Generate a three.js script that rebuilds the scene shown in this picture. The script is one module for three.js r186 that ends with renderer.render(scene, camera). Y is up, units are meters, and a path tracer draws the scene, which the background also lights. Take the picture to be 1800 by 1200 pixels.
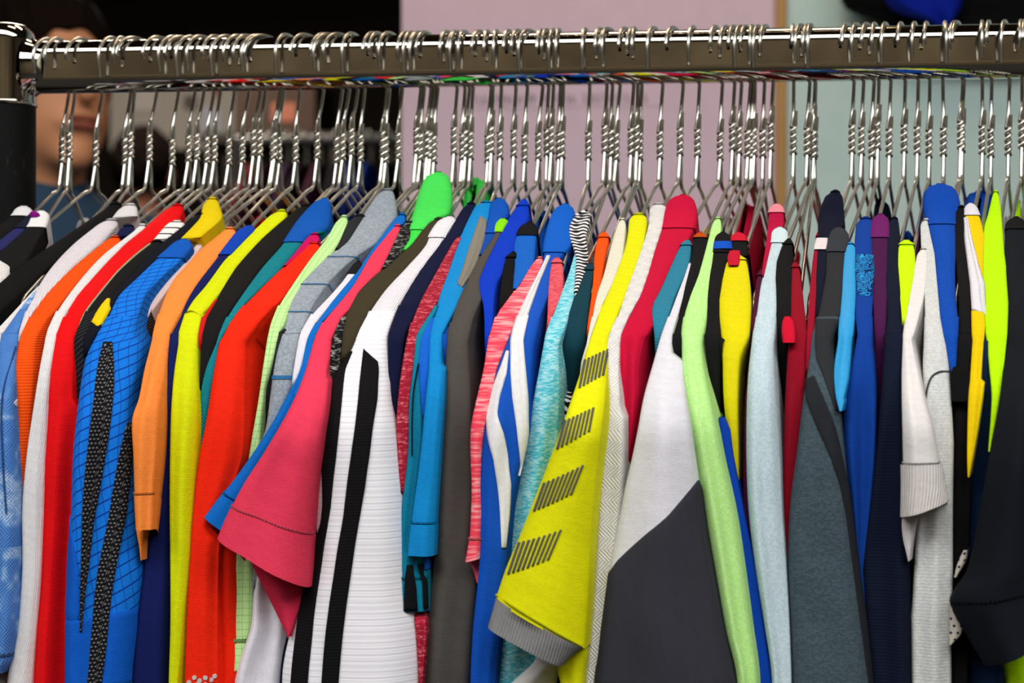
import * as THREE from 'three';
import { RectAreaLightUniformsLib } from 'three/addons/lights/RectAreaLightUniformsLib.js';
import { MarchingCubes } from 'three/addons/objects/MarchingCubes.js';
import { mergeGeometries } from 'three/addons/utils/BufferGeometryUtils.js';
import { RoundedBoxGeometry } from 'three/addons/geometries/RoundedBoxGeometry.js';

// ------------------------------------------------------------------ camera, light, exposure
const scene = new THREE.Scene();
scene.background = new THREE.Color(0x000000);
const RAIL_Y = 1.5, F = 3000, YAW = 0.103, DROP = 0.165;            // rail height, focal length in pixels, camera turn, camera below rail
const camera = new THREE.PerspectiveCamera(2 * Math.atan(600 / F) * 180 / Math.PI, 1.5, 0.05, 30);
camera.position.set(Math.sin(YAW), RAIL_Y - DROP, Math.cos(YAW));
camera.rotation.set(0, YAW, 0);
camera.focus = 0.86; camera.userData.fStop = 10;
scene.add(camera);
const renderer = new THREE.WebGLRenderer({ antialias: true });
renderer.toneMapping = THREE.LinearToneMapping;
renderer.toneMappingExposure = 1.0;
renderer.shadowMap.enabled = true;
RectAreaLightUniformsLib.init();
const PANEL = 6.6;                                                     // brightness of the long ceiling panels in front of the rack
const PANEL_COLOR = new THREE.Color(1.0, 0.985, 0.95);
const CEIL = 3.2;

// ------------------------------------------------------------------ helpers
let seed = 12345;
const rnd = () => { seed = (seed * 1664525 + 1013904223) >>> 0; return seed / 4294967296; };
const taken = new Map();
function numbered(name) { const n = taken.get(name) || 0; taken.set(name, n + 1); return n ? `${name}_${String(n).padStart(3, '0')}` : name; }
function shadow(o) { o.traverse((m) => { if (m.isMesh) { m.castShadow = true; m.receiveShadow = true; } }); return o; }
function mesh(name, geo, mat, parent) { const m = new THREE.Mesh(geo, mat); m.name = name; if (parent) parent.add(m); return m; }
function thing(name, label, category, group) {
  const g = new THREE.Group(); g.name = numbered(name); g.userData = { label, category }; if (group) g.userData.group = group; scene.add(g); return g;
}
function structure(name, geo, mat, label) {
  const m = mesh(name, geo, mat, scene); m.userData = { kind: 'structure', label, category: name.split('_')[0] }; return m;
}
const box = (w, h, d, x, y, z) => new THREE.BoxGeometry(w, h, d).translate(x, y, z);
const V = (x, y, z) => new THREE.Vector3(x, y, z);
const lerp = (a, b, t) => a + (b - a) * t;
const clamp = (x, a, b) => Math.min(b, Math.max(a, x));
const smooth = (a, b, x) => { const t = clamp((x - a) / (b - a), 0, 1); return t * t * (3 - 2 * t); };
// a pixel of the 1800 x 1200 frame, met with the plane at depth z (z is chosen from where the thing hangs)
function atZ(u, v, z) {
  const s = Math.sin(YAW), c = Math.cos(YAW), a = (u - 900) / F, b = (600 - v) / F;
  const dx = -s + c * a, dz = -c - s * a, k = (z - c) / dz;
  return V(s + dx * k, RAIL_Y - DROP + b * k, z);
}
// value noise
const hash = (x, y, s) => { let h = (x * 374761393 + y * 668265263 + s * 1442695041) | 0; h = Math.imul(h ^ (h >>> 13), 1274126177); return ((h ^ (h >>> 16)) >>> 0) / 4294967296; };
function vnoise(x, y, p, s) {
  const xi = Math.floor(x), yi = Math.floor(y), fx = x - xi, fy = y - yi, m = (a) => ((a % p) + p) % p;
  const sx = fx * fx * (3 - 2 * fx), sy = fy * fy * (3 - 2 * fy);
  return lerp(lerp(hash(m(xi), m(yi), s), hash(m(xi + 1), m(yi), s), sx), lerp(hash(m(xi), m(yi + 1), s), hash(m(xi + 1), m(yi + 1), s), sx), sy);
}
function tex(n, metres, fn, colour) {
  const d = new Uint8Array(n * n * 4);
  for (let j = 0; j < n; j++) for (let i = 0; i < n; i++) {
    const c = fn(i / n, j / n), k = (j * n + i) * 4;
    if (typeof c === 'number') d[k] = d[k + 1] = d[k + 2] = clamp(c * 255, 0, 255);
    else { d[k] = clamp(c[0], 0, 255); d[k + 1] = clamp(c[1], 0, 255); d[k + 2] = clamp(c[2], 0, 255); }
    d[k + 3] = 255;
  }
  const t = new THREE.DataTexture(d, n, n);
  t.wrapS = t.wrapT = THREE.RepeatWrapping; t.magFilter = THREE.LinearFilter; t.minFilter = THREE.LinearMipmapLinearFilter; t.generateMipmaps = true;
  if (colour) t.colorSpace = THREE.SRGBColorSpace;
  t.repeat.set(1 / metres, 1 / metres); t.needsUpdate = true; return t;
}
const rgb = (h) => [(h >> 16) & 255, (h >> 8) & 255, h & 255];
const mixc = (a, b, t) => [lerp(a[0], b[0], t), lerp(a[1], b[1], t), lerp(a[2], b[2], t)];
// woven and knitted relief
const T = {
  knit: tex(64, 0.0075, (x, y) => 0.5 + 0.25 * Math.sin(x * 6.2832 * 8) + 0.2 * Math.sin(y * 6.2832 * 10 + Math.abs(((x * 8) % 1) - 0.5) * 6)),
  rib: tex(64, 0.012, (x) => 0.5 + 0.5 * Math.sin(x * 6.2832 * 8)),
  ribAcross: tex(64, 0.012, (x, y) => 0.5 + 0.25 * Math.sin(y * 6.2832 * 8)),
  fine: tex(128, 0.02, (x, y) => 0.5 + 0.5 * (hash(Math.floor(x * 64), Math.floor(y * 64), 3) - 0.5) + 0.2 * Math.sin(y * 6.2832 * 24)),
  pique: tex(64, 0.009, (x, y) => 0.5 + 0.5 * Math.sin(x * 6.2832 * 6) * Math.sin(y * 6.2832 * 6)),
  twill: tex(64, 0.011, (x, y) => 0.5 + 0.5 * Math.sin((x * 6 + Math.abs(y * 6 - 3) * 1.0) * 6.2832)),
};
// fine unevenness of dyed yarn, multiplied over every plain cloth
const YARN = tex(256, 0.05, (x, y) => { const g = 236 + 19 * (0.55 * vnoise(x * 90, y * 90, 90, 5) + 0.45 * vnoise(x * 12, y * 30, 6, 9)); return [g, g, g]; }, true);
const matCache = new Map();
function cloth(hex, kind = 'knit', o = {}) {
  const key = hex + kind + JSON.stringify(o);
  if (!matCache.has(key)) {
    const m = new THREE.MeshPhysicalMaterial({ color: hex, specularIntensity: 0.25, roughness: o.r ?? 0.88, side: THREE.DoubleSide, map: YARN, bumpMap: T[kind], bumpScale: 0.4 * (o.b ?? 0.0004) });
    matCache.set(key, m);
  }
  return matCache.get(key);
}
function mapped(map, bump = 'knit', o = {}) { return new THREE.MeshPhysicalMaterial({ map, specularIntensity: 0.25, roughness: o.r ?? 0.88, side: THREE.DoubleSide, bumpMap: T[bump], bumpScale: 0.4 * (o.b ?? 0.0004) }); }
const heather = (a, b, s, len = 6, m = 0.05, mid = 0.5) => tex(256, m, (x, y) => {
  const n = 0.6 * vnoise(x * 128 / len, y * 128, 128, s) + 0.4 * vnoise(x * 64 / len, y * 40, 64, s + 3);
  return mixc(rgb(a), rgb(b), smooth(mid - 0.18, mid + 0.18, n));
}, true);
const P = {
  denim: mapped(tex(512, 0.11, (x, y) => {
    const tw = 0.5 + 0.5 * Math.sin((x * 96 + y * 96) * 6.2832), w = vnoise(x * 6, y * 5, 30, 2) * 0.7 + vnoise(x * 30, y * 30, 30, 8) * 0.3, sp = hash(Math.floor(x * 220), Math.floor(y * 220), 4);
    let c = mixc([44, 92, 168], [108, 156, 214], 0.55 * tw + 0.35 * w);
    return mixc(c, [205, 220, 238], smooth(0.52, 0.72, w) * (0.2 + 0.6 * sp));
  }, true), 'twill', { b: 0.0006 }),
  tealHeather: mapped(heather(0x46b2c8, 0xa8d8e0, 11, 6, 0.03)),
  coralHeather: mapped(tex(256, 0.05, (x, y) => { const n = 0.5 * vnoise(x * 11, y * 77, 77, 21) + 0.5 * vnoise(x * 3, y * 33, 33, 5); return mixc([236, 66, 88], [246, 160, 162], smooth(0.36, 0.74, n)); }, true)),
  maroonHeather: mapped(heather(0x96182e, 0xd06a72, 31, 4, 0.04, 0.62)),
  pinkHeather: mapped(heather(0xc8404f, 0xdb6470, 37, 4, 0.04)),
  saltPepper: mapped(heather(0x0c0c0d, 0x9a9c96, 41, 3, 0.05, 0.66)),
  blueGrid: mapped(tex(256, 0.0240, (x, y) => {
    const p = ((y * 4 + x * 2) % 1 + 1) % 1, q = ((x * 5 - y * 1) % 1 + 1) % 1;
    const l = Math.max(1 - smooth(0.0, 0.10, Math.min(p, 1 - p)), 0.45 * (1 - smooth(0, 0.08, Math.min(q, 1 - q))));
    return mixc([14, 112, 214], [8, 26, 112], l);
  }, true), 'fine'),
  mesh: mapped(tex(128, 0.0076, (x, y) => {
    const a = Math.floor(y * 4) % 2, p = (x * 4 + a * 0.5) % 1, q = (y * 4) % 1;
    const d = Math.hypot((p - 0.5) * 1.0, (q - 0.5) * 1.5);
    return mixc([118, 116, 118], [16, 16, 20], smooth(0.26, 0.36, d));
  }, true), 'pique', { b: 0.0008 }),
  greenGrid: mapped(tex(128, 0.0068, (x, y) => {
    const p = (x * 2) % 1, q = (y * 2) % 1, l = Math.max(1 - smooth(0.03, 0.12, p), 1 - smooth(0.03, 0.12, q));
    return mixc([186, 226, 152], [138, 188, 116], l);
  }, true), 'fine'),
  palegreen: mapped(heather(0xa6dc7c, 0xbce698, 51, 1.5, 0.03)),
  greyBlue: mapped(heather(0x838d98, 0x9aa3ad, 53, 2, 0.04)),
  lightGrey: mapped(heather(0xb9bcbc, 0xc9cbca, 57, 2, 0.04), 'ribAcross', { b: 0.0003 }),
  iceBlue: mapped(heather(0xafc4cf, 0xc4d6de, 59, 2, 0.03), 'knit', { b: 0.0006 }),
  slate: mapped(heather(0x38464f, 0x47565e, 61, 3, 0.03)),
  bwStripe: mapped(tex(64, 0.0085, (x, y) => ((y + 0.15 * Math.sin(x * 6.28)) % 0.5 < 0.25 ? [18, 18, 22] : [228, 226, 228]), true), 'rib'),
  tick: mapped(tex(128, 0.016, (x, y) => { const q = (y * 2) % 1; return q > 0.80 ? [22, 22, 26] : [226, 222, 222]; }, true), 'rib'),
  dots: mapped(tex(128, 0.0064, (x, y) => { const a = Math.floor(y * 2) % 2, p = (x * 2 + a * 0.5) % 1, q = (y * 2) % 1; return Math.hypot(p - 0.5, q - 0.5) < 0.2 ? [28, 24, 40] : [176, 170, 162]; }, true), 'fine'),
  print: mapped(tex(256, 0.026, (x, y) => { const n = vnoise(x * 6, y * 6, 6, 71) + 0.6 * vnoise(x * 12, y * 12, 12, 73); const r = Math.abs(((n * 4.2) % 1) - 0.5); return mixc([40, 150, 214], [8, 34, 96], smooth(0.16, 0.3, r)); }, true), 'fine'),
  darkStripe: mapped(tex(64, 0.006, (x, y) => (((x + y) * 2) % 1 < 0.4 ? [40, 40, 44] : [12, 13, 18]), true), 'fine'),
  whiteStripe: mapped(tex(128, 0.0108, (x, y) => { const q = (y * 4) % 1; const w = smooth(0.55, 0.75, q) * (1 - smooth(0.85, 1, q)); return mixc([230, 229, 236], [212, 212, 222], w); }, true), 'ribAcross', { b: 0.0002 }),
};
const steel = new THREE.MeshStandardMaterial({ color: 0xc6c3bb, metalness: 1, roughness: 0.3 });
const chrome = new THREE.MeshStandardMaterial({
  color: 0xbdb9b2, metalness: 1, roughness: 0.07,
  roughnessMap: tex(256, 0.12, (x, y) => { const s = smooth(0.62, 0.9, vnoise(x * 7, y * 9, 63, 5) * 0.7 + 0.3 * vnoise(x * 40, y * 40, 40, 6)), l = hash(0, Math.floor(y * 256), 7) > 0.94 ? 0.5 : 0; return [255, 150 + 80 * s + 60 * l, 255]; }),
});
const paint = (hex, r = 0.8, o = {}) => new THREE.MeshStandardMaterial({ color: hex, roughness: r, ...o });

// ------------------------------------------------------------------ the hall
const grime = (a, b, m, s) => tex(256, m, (x, y) => mixc(rgb(a), rgb(b), 0.6 * vnoise(x * 8, y * 8, 8, s) + 0.4 * vnoise(x * 40, y * 40, 40, s + 1)), true);
function metreUV(g) {
  const p = g.attributes.position, n = g.attributes.normal, uv = g.attributes.uv;
  for (let i = 0; i < p.count; i++) { const ax = Math.abs(n.getX(i)), ay = Math.abs(n.getY(i)); uv.setXY(i, ax > 0.7 ? p.getZ(i) : p.getX(i), ay > 0.7 ? p.getZ(i) : p.getY(i)); }
  return g;
}
const surf = (a, b, m, s, r = 0.9) => new THREE.MeshStandardMaterial({ map: grime(a, b, m, s), roughness: r });
structure('floor', metreUV(box(9, 0.1, 11, 0, -0.05, -1.5)), surf(0x1c1a18, 0x2a2724, 1.4, 3), 'worn dark concrete floor of the hall');
structure('ceiling', metreUV(box(9, 0.1, 11, 0, CEIL + 0.05, -1.5)), surf(0x4c3a28, 0x5a4632, 0.9, 5), 'brown boarded ceiling of the hall');
structure('wall_front', metreUV(box(9, CEIL, 0.1, 0, CEIL / 2, 4.05)), surf(0x4e4230, 0x86765a, 1.3, 7), 'brown wall opposite the clothes rack');
structure('wall_left', metreUV(box(0.1, CEIL, 11, -4.55, CEIL / 2, -1.5)), surf(0x241d18, 0x302822, 1.2, 9), 'dark brown side wall of the hall');
structure('wall_right', metreUV(box(0.1, CEIL, 11, 4.55, CEIL / 2, -1.5)), surf(0x4a4034, 0x5a4e40, 1.2, 11), 'brown side wall beyond the rack');
structure('wall_far', metreUV(box(9, CEIL, 0.1, 0, CEIL / 2, -7.05)), surf(0x2a231e, 0x352c26, 1.2, 13), 'dark brown far wall of the hall');
const ZW = -1.3, xa = atZ(706, 300, ZW).x, xb = atZ(1364, 300, ZW).x, xc = atZ(1381, 300, ZW).x;
structure('wall_back', metreUV(box(xb - xa, CEIL, 0.04, (xa + xb) / 2, CEIL / 2, ZW - 0.02)), surf(0xd8bfd0, 0xe0c9da, 0.7, 15, 0.8), 'pale lilac painted partition behind the rack');
structure('wall_corner', metreUV(box(4.5 - xc, CEIL, 0.04, (xc + 4.5) / 2, CEIL / 2, ZW - 0.02)), surf(0xbcd8d6, 0xc8e0de, 0.7, 17, 0.8), 'pale aqua painted partition behind the rack');
structure('trim_1', new RoundedBoxGeometry(xc - xb + 0.002, CEIL, 0.05, 2, 0.003).translate((xb + xc) / 2, CEIL / 2, ZW - 0.013), surf(0xa87c3e, 0xc0935a, 0.2, 19, 0.6), 'narrow ochre wooden batten between lilac and aqua partitions');
{ // a line of small dark print on the lilac partition
  const cv = document.createElement('canvas'); cv.width = 1024; cv.height = 96; const g = cv.getContext('2d');
  g.fillStyle = '#dcc4d5'; g.fillRect(0, 0, 1024, 96); g.strokeStyle = '#6d6070'; g.lineWidth = 7;
  let x = 20; const words = [3, 8, 1, 4, 9, 2];
  for (const w of words) { for (let k = 0; k < w; k++) { g.beginPath(); g.moveTo(x, 24 + 14 * rnd()); g.lineTo(x + 4, 74); if (rnd() > 0.4) g.lineTo(x + 18, 60 * rnd() + 18); g.stroke(); x += 28; } x += 36; }
  const t = new THREE.CanvasTexture(cv); t.colorSpace = THREE.SRGBColorSpace;
  const p0 = atZ(826, 158, ZW), p1 = atZ(1164, 186, ZW);
  const sgn = thing('printed_strip', 'faint line of small dark print on the lilac partition', 'notice');
  const m = mesh('strip', new THREE.BoxGeometry(p1.x - p0.x, p0.y - p1.y, 0.001), new THREE.MeshStandardMaterial({ map: t, roughness: 0.8 }), sgn);
  m.position.set((p0.x + p1.x) / 2, (p0.y + p1.y) / 2, ZW + 0.0008);
}
// ceiling panels: the long bright fitting above the shoppers' side
for (let k = 0; k < 3; k++) {
  const L = thing('ceiling_light', 'long white ceiling light panel above the open side of the rack', 'light', 'ceiling light panels');
  const cx = (k - 1) * 2.0, z = 2.05, w = 1.98, d = 1.3;
  L.position.set(cx, CEIL, z);
  mesh('frame', mergeGeometries([box(w, 0.05, 0.02, 0, -0.025, d / 2 + 0.01), box(w, 0.05, 0.02, 0, -0.025, -d / 2 - 0.01), box(0.01, 0.05, d, -w / 2 - 0.005, -0.025, 0), box(0.01, 0.05, d, w / 2 + 0.005, -0.025, 0)]), paint(0xd8d8d4, 0.5), L);
  mesh('diffuser', box(w, 0.01, d, 0, -0.03, 0), new THREE.MeshStandardMaterial({ color: 0xf4f4f0, emissive: PANEL_COLOR, emissiveIntensity: 2.2, roughness: 0.6 }), L);
  const a = new THREE.RectAreaLight(PANEL_COLOR, PANEL, w, d); a.name = 'panel_light'; a.position.set(0, -0.042, 0); a.rotation.x = -Math.PI / 2; L.add(a);
}
{ // lamp over the far end of the hall
  const L = thing('ceiling_light', 'square ceiling light over the far end of the dark hall', 'light'); L.position.set(-1.5, CEIL, -3.4);
  mesh('frame', mergeGeometries([box(0.64, 0.04, 0.02, 0, -0.02, 0.31), box(0.64, 0.04, 0.02, 0, -0.02, -0.31), box(0.02, 0.04, 0.6, 0.31, -0.02, 0), box(0.02, 0.04, 0.6, -0.31, -0.02, 0)]), paint(0xd8d8d4, 0.5), L);
  mesh('diffuser', box(0.6, 0.01, 0.6, 0, -0.025, 0), new THREE.MeshStandardMaterial({ color: 0xf4f4f0, emissive: 0xfff4e4, emissiveIntensity: 2.2, roughness: 0.6 }), L);
  const a = new THREE.RectAreaLight(0xfff0dc, 42, 0.6, 0.6); a.name = 'hall_light'; a.position.set(0, -0.036, 0); a.rotation.x = -Math.PI / 2; L.add(a);
}
// two warm strip lamps over the rack's far side
for (const [x, y, z, l] of [[0.08, 2.50, -0.42, 0.5], [0.08, 2.95, -0.05, 0.5]]) {
  const L = thing('strip_lamp', 'short warm strip lamp hung from the ceiling over the rack', 'lamp', 'warm strip lamps');
  L.position.set(x, y, z);
  mesh('housing', new RoundedBoxGeometry(l + 0.08, 0.03, 0.07, 2, 0.006).translate(0, 0.026, 0), paint(0x8c8578, 0.4, { metalness: 0.6 }), L);
  mesh('tube', new THREE.CapsuleGeometry(0.018, l, 4, 10).rotateZ(Math.PI / 2).translate(0, -0.005, 0), new THREE.MeshStandardMaterial({ color: 0xffe2b0, emissive: 0xffd08a, emissiveIntensity: 5 }), L);
  for (const s of [-1, 1]) mesh('cord', new THREE.CylinderGeometry(0.003, 0.003, CEIL - y - 0.035, 6).translate(s * l * 0.4, (CEIL - y + 0.035) / 2, 0), paint(0x151515), L);
  const a = new THREE.RectAreaLight(0xffe4c4, 40, l, 0.05); a.name = 'strip_light'; a.position.set(0, -0.026, 0); a.rotation.x = -Math.PI / 2; L.add(a);
}

// ------------------------------------------------------------------ the rack
const ZP = 0, POST = atZ(10, 200, ZP).x, POST2 = POST + 1.35, RP = 0.0178;
{
  const R = thing('clothes_rack', 'chrome clothes rail on black upright posts, packed with hanging sportswear', 'clothes rack');
  R.position.set(0, 0, 0);
  const hh = 0.0155, hd = 0.010, r = 0.0092, sh = new THREE.Shape();
  sh.moveTo(-hd + r, -hh); sh.lineTo(hd - r, -hh); sh.absarc(hd - r, -hh + r, r, -Math.PI / 2, 0); sh.lineTo(hd, hh - r); sh.absarc(hd - r, hh - r, r, 0, Math.PI / 2);
  sh.lineTo(-hd + r, hh); sh.absarc(-hd + r, hh - r, r, Math.PI / 2, Math.PI); sh.lineTo(-hd, -hh + r); sh.absarc(-hd + r, -hh + r, r, Math.PI, Math.PI * 1.5);
  const len = POST2 - POST;
  const rail = new THREE.ExtrudeGeometry(sh, { depth: len, bevelEnabled: false, curveSegments: 24, steps: 1 }).rotateY(Math.PI / 2).translate(POST, RAIL_Y, 0);
  mesh('rail', rail, chrome, R);
  for (const x of [POST, POST2]) {
    const cap = new THREE.LatheGeometry([[0.0001, 0.0265], [0.010, 0.0262], [0.0145, 0.0245], [0.0172, 0.0205], [0.0180, 0.016], [0.0180, -0.0205], [0.0186, -0.0212], [0.0186, -0.0228], [0.0170, -0.0230]].map(([a, b]) => new THREE.Vector2(a, b)).reverse(), 40).translate(x, RAIL_Y, 0);
    mesh('chrome_cap', cap, chrome, R);
    const post = mesh('post', new THREE.CylinderGeometry(RP, RP, RAIL_Y - 0.023 - 0.09, 40).translate(x, (RAIL_Y - 0.023 + 0.09) / 2, 0),
      new THREE.MeshPhysicalMaterial({ specularIntensity: 0.3, map: tex(256, 0.09, (a, b) => { const n = vnoise(a * 5, b * 16, 80, 3) * 0.6 + 0.4 * vnoise(a * 30, b * 60, 60, 4); return mixc([7, 7, 8], [70, 64, 58], smooth(0.80, 0.9, n)); }, true), roughness: 0.7 }), R);
    post.userData.label = 'black scuffed upright post';
    // the socket where the rail enters the cap
    const sgn = x === POST ? 1 : -1, sock = [];
    for (let i = 0; i <= 10; i++) sock.push(new THREE.Vector2(0.0125 + 0.0040 * Math.pow(1 - i / 10, 2.2), i / 10 * 0.012));
    const sg = new THREE.LatheGeometry(sock, 32); sg.scale(1, 1, 1).rotateZ(-sgn * Math.PI / 2); sg.scale(1, 1.18, 0.95); sg.translate(x + sgn * 0.0150, RAIL_Y, 0);
    mesh('socket', sg, chrome, R);
    mesh('base_bar', new RoundedBoxGeometry(0.04, 0.03, 0.6, 3, 0.01).translate(x, 0.085, 0), paint(0x121214, 0.4), R);
    for (const s of [-1, 1]) {
      const c = mesh('caster', mergeGeometries([new THREE.CylinderGeometry(0.032, 0.032, 0.02, 24).rotateZ(Math.PI / 2).translate(x, 0.032, s * 0.27), new THREE.CylinderGeometry(0.008, 0.008, 0.012, 12).translate(x, 0.066, s * 0.27)]), paint(0x1a1a1c, 0.6), R);
    }
  }
  mesh('lower_bar', new THREE.CylinderGeometry(0.0125, 0.0125, len, 20).rotateZ(Math.PI / 2).translate((POST + POST2) / 2, 0.115, 0), paint(0x121214, 0.4), R);
}

// ------------------------------------------------------------------ wire hangers (local z runs along the arm, y up from the rail's middle)
const WIRE = 0.00108;
function bend(pts, r) {                                              // polyline with rounded corners, sampled
  const out = [];
  pts.forEach((p, i) => {
    if (i === 0 || i === pts.length - 1) { out.push(p.clone()); return; }
    const a = pts[i - 1].clone().sub(p), b = pts[i + 1].clone().sub(p), k = Math.min(r, a.length() * 0.45, b.length() * 0.45);
    const p0 = p.clone().addScaledVector(a.normalize(), k), p1 = p.clone().addScaledVector(b.normalize(), k);
    for (let s = 0; s <= 4; s++) { const t = s / 4; out.push(p0.clone().multiplyScalar((1 - t) * (1 - t)).addScaledVector(p, 2 * t * (1 - t)).addScaledVector(p1, t * t)); }
  });
  return out;
}
class Poly extends THREE.Curve {                                     // constant-speed walk along sampled points
  constructor(p) { super(); this.p = p; this.l = [0]; for (let i = 1; i < p.length; i++) this.l.push(this.l[i - 1] + p[i].distanceTo(p[i - 1])); }
  getPoint(t, o = new THREE.Vector3()) {
    const L = t * this.l[this.l.length - 1]; let i = 1; while (i < this.l.length - 1 && this.l[i] < L) i++;
    return o.copy(this.p[i - 1]).lerp(this.p[i], clamp((L - this.l[i - 1]) / Math.max(1e-9, this.l[i] - this.l[i - 1]), 0, 1));
  }
  getPointAt(t, o) { return this.getPoint(t, o); }
}
const wire = (pts, seg, r = WIRE) => new THREE.TubeGeometry(new Poly(pts), seg, r, 7, false);
const ARM = (r) => -0.0775 - 0.485 * (r - 0.012);                     // the arm's slope under the cloth
const NECK = -0.0105;                                                // the neck hangs a little behind the rail's middle
function hangerGeo(tip, stub, drop) {
  const hk = [V(0, tip, 0.0172), V(0, 0.004, 0.0186), V(0, 0.0102, 0.0162), V(0, 0.0147, 0.0105), V(0, 0.0167, 0.0030), V(0, 0.0163, -0.0055), V(0, 0.0135, -0.0125), V(0, 0.0078, -0.0172), V(0, 0.000, -0.0188), V(0, -0.009, -0.0182), V(0, -0.018, -0.0162), V(0, -0.027, -0.0135), V(0, -0.034 + drop, NECK - 0.0005), V(-0.0011, -0.041 + drop, NECK)];
  const hook = new THREE.TubeGeometry(new THREE.CatmullRomCurve3(hk), 44, WIRE, 7, false);
  const tw = [], y0 = -0.041 + drop, y1 = -0.0570 + drop, parts = [];
  for (const s of [0, Math.PI]) {
    const p = []; if (!s) p.push(V(0.0015, y0 + stub, NECK + 0.0008), V(0.0013, y0 + stub * 0.4, NECK + 0.0005));
    for (let i = 0; i <= 40; i++) { const a = s + i / 40 * Math.PI * 2 * 2; p.push(V(0.00115 * Math.cos(a), lerp(y0, y1, i / 40), NECK + 0.00115 * Math.sin(a))); }
    parts.push(wire(p, 70));
  }
  const side = (s) => [V(0, y1, s * 0.0008), V(0, y1 - 0.008, s * 0.0030), V(0, ARM(0.012) + 0.0032, s * 0.0042), V(0, ARM(0.012) + 0.0015, s * 0.0125), V(0, ARM(0.148), s * 0.148), V(0, ARM(0.148) - 0.012, s * 0.150), V(0, ARM(0.148) - 0.0105, s * 0.158), V(0, ARM(0.148) - 0.030, s * 0.172), V(0, ARM(0.148) - 0.046, s * 0.1725), V(0, ARM(0.148) - 0.048, s * 0.164)];
  const fr = bend([...side(1), ...side(-1).reverse()].map((p) => p.add(V(0, 0, NECK * smooth(-0.11, -0.06, p.y)))), 0.0045);
  return { hook, twist: mergeGeometries(parts), frame: wire(fr, 190) };
}
const HG = [[-0.006, 0.009, 0], [0.002, 0.008, -0.002], [-0.001, 0.010, 0.003], [-0.009, 0.007, -0.001], [0.004, 0.009, 0.001]].map((a) => hangerGeo(...a));
function hanger(x, yaw, label, k, tilt = 0) {
  const g = thing('wire_hanger', label, 'hanger', 'wire hangers on the rail');
  g.position.set(x, RAIL_Y, 0); g.rotation.order = 'YXZ'; g.rotation.set(tilt, yaw, 0);
  const G = HG[k % HG.length];
  const hk = mesh('hook', G.hook, steel, g); hk.position.set(0, 0, 0);
  // the hook's own twist about the neck
  const tw = -0.22 * smooth(0.10, -0.30, x) + 0.22 * (hash(k, 3, 11) - 0.5); hk.position.set(-NECK * Math.sin(tw), 0, NECK - NECK * Math.cos(tw)); hk.rotation.y = tw;
  mesh('twisted_neck', G.twist, steel, g); mesh('shoulder_frame', G.frame, steel, g);
  return g;
}

// ------------------------------------------------------------------ garments
// Rows across a garment are read from the photograph: [v, uL, uR] (level) or [uL, vL, uR, vR] (tilted). Their depth comes from the hanger:
// the shoulder line runs from the neck (near the rail) to the hanger's tip 0.2 m in front of it, and a sleeve hangs below the tip.
const zOf = (v) => { const x = (v - 365) / 225; return Math.max(0.02, 0.05 + 0.15 * (x < 0.7 ? x : 0.7 + 0.3 * (1 - Math.exp(-(x - 0.7) / 0.3)))); };
const asRow = (r) => (r.length === 3 ? { uL: r[1], vL: r[0], uR: r[2], vR: r[0] } : { uL: r[0], vL: r[1], uR: r[2], vR: r[3] });
function resample(rows, n) {                                          // Catmull-Rom through the rows, spaced by height
  const key = rows.map((r) => (r.vL + r.vR) / 2), out = [];
  const cum = [0]; for (let i = 1; i < key.length; i++) cum.push(cum[i - 1] + (rows[i].far ? 14 : Math.max(4, Math.hypot(key[i] - key[i - 1], 0.5 * (rows[i].uL - rows[i - 1].uL)))));
  const tot = cum[cum.length - 1];
  for (let j = 0; j <= n; j++) {
    const L = j / n * tot; let i = 0; while (i < rows.length - 2 && cum[i + 1] < L) i++;
    const t = (L - cum[i]) / (cum[i + 1] - cum[i]), o = {};
    for (const k of ['uL', 'vL', 'uR', 'vR', 'z']) {
      const a = rows[Math.max(0, i - 1)], b = rows[i], c = rows[i + 1], d = rows[Math.min(rows.length - 1, i + 2)];
      const h = cum[i + 1] - cum[i], h0 = i > 0 ? cum[i + 1] - cum[i - 1] : h, h1 = i + 2 < rows.length ? cum[i + 2] - cum[i] : h;
      const calm = rows[i + 1].far, next = i + 2 < rows.length && rows[i + 2].far;
      const m0 = calm ? c[k] - b[k] : (c[k] - a[k]) / h0 * h, m1 = calm || next ? c[k] - b[k] : (d[k] - b[k]) / h1 * h, t2 = t * t, t3 = t2 * t;
      o[k] = (2 * t3 - 3 * t2 + 1) * b[k] + (t3 - 2 * t2 + t) * m0 + (-2 * t3 + 3 * t2) * c[k] + (t3 - t2) * m1;
    }
    out.push(o);
  }
  return out;
}
const UP = V(0, 1, 0);
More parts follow.
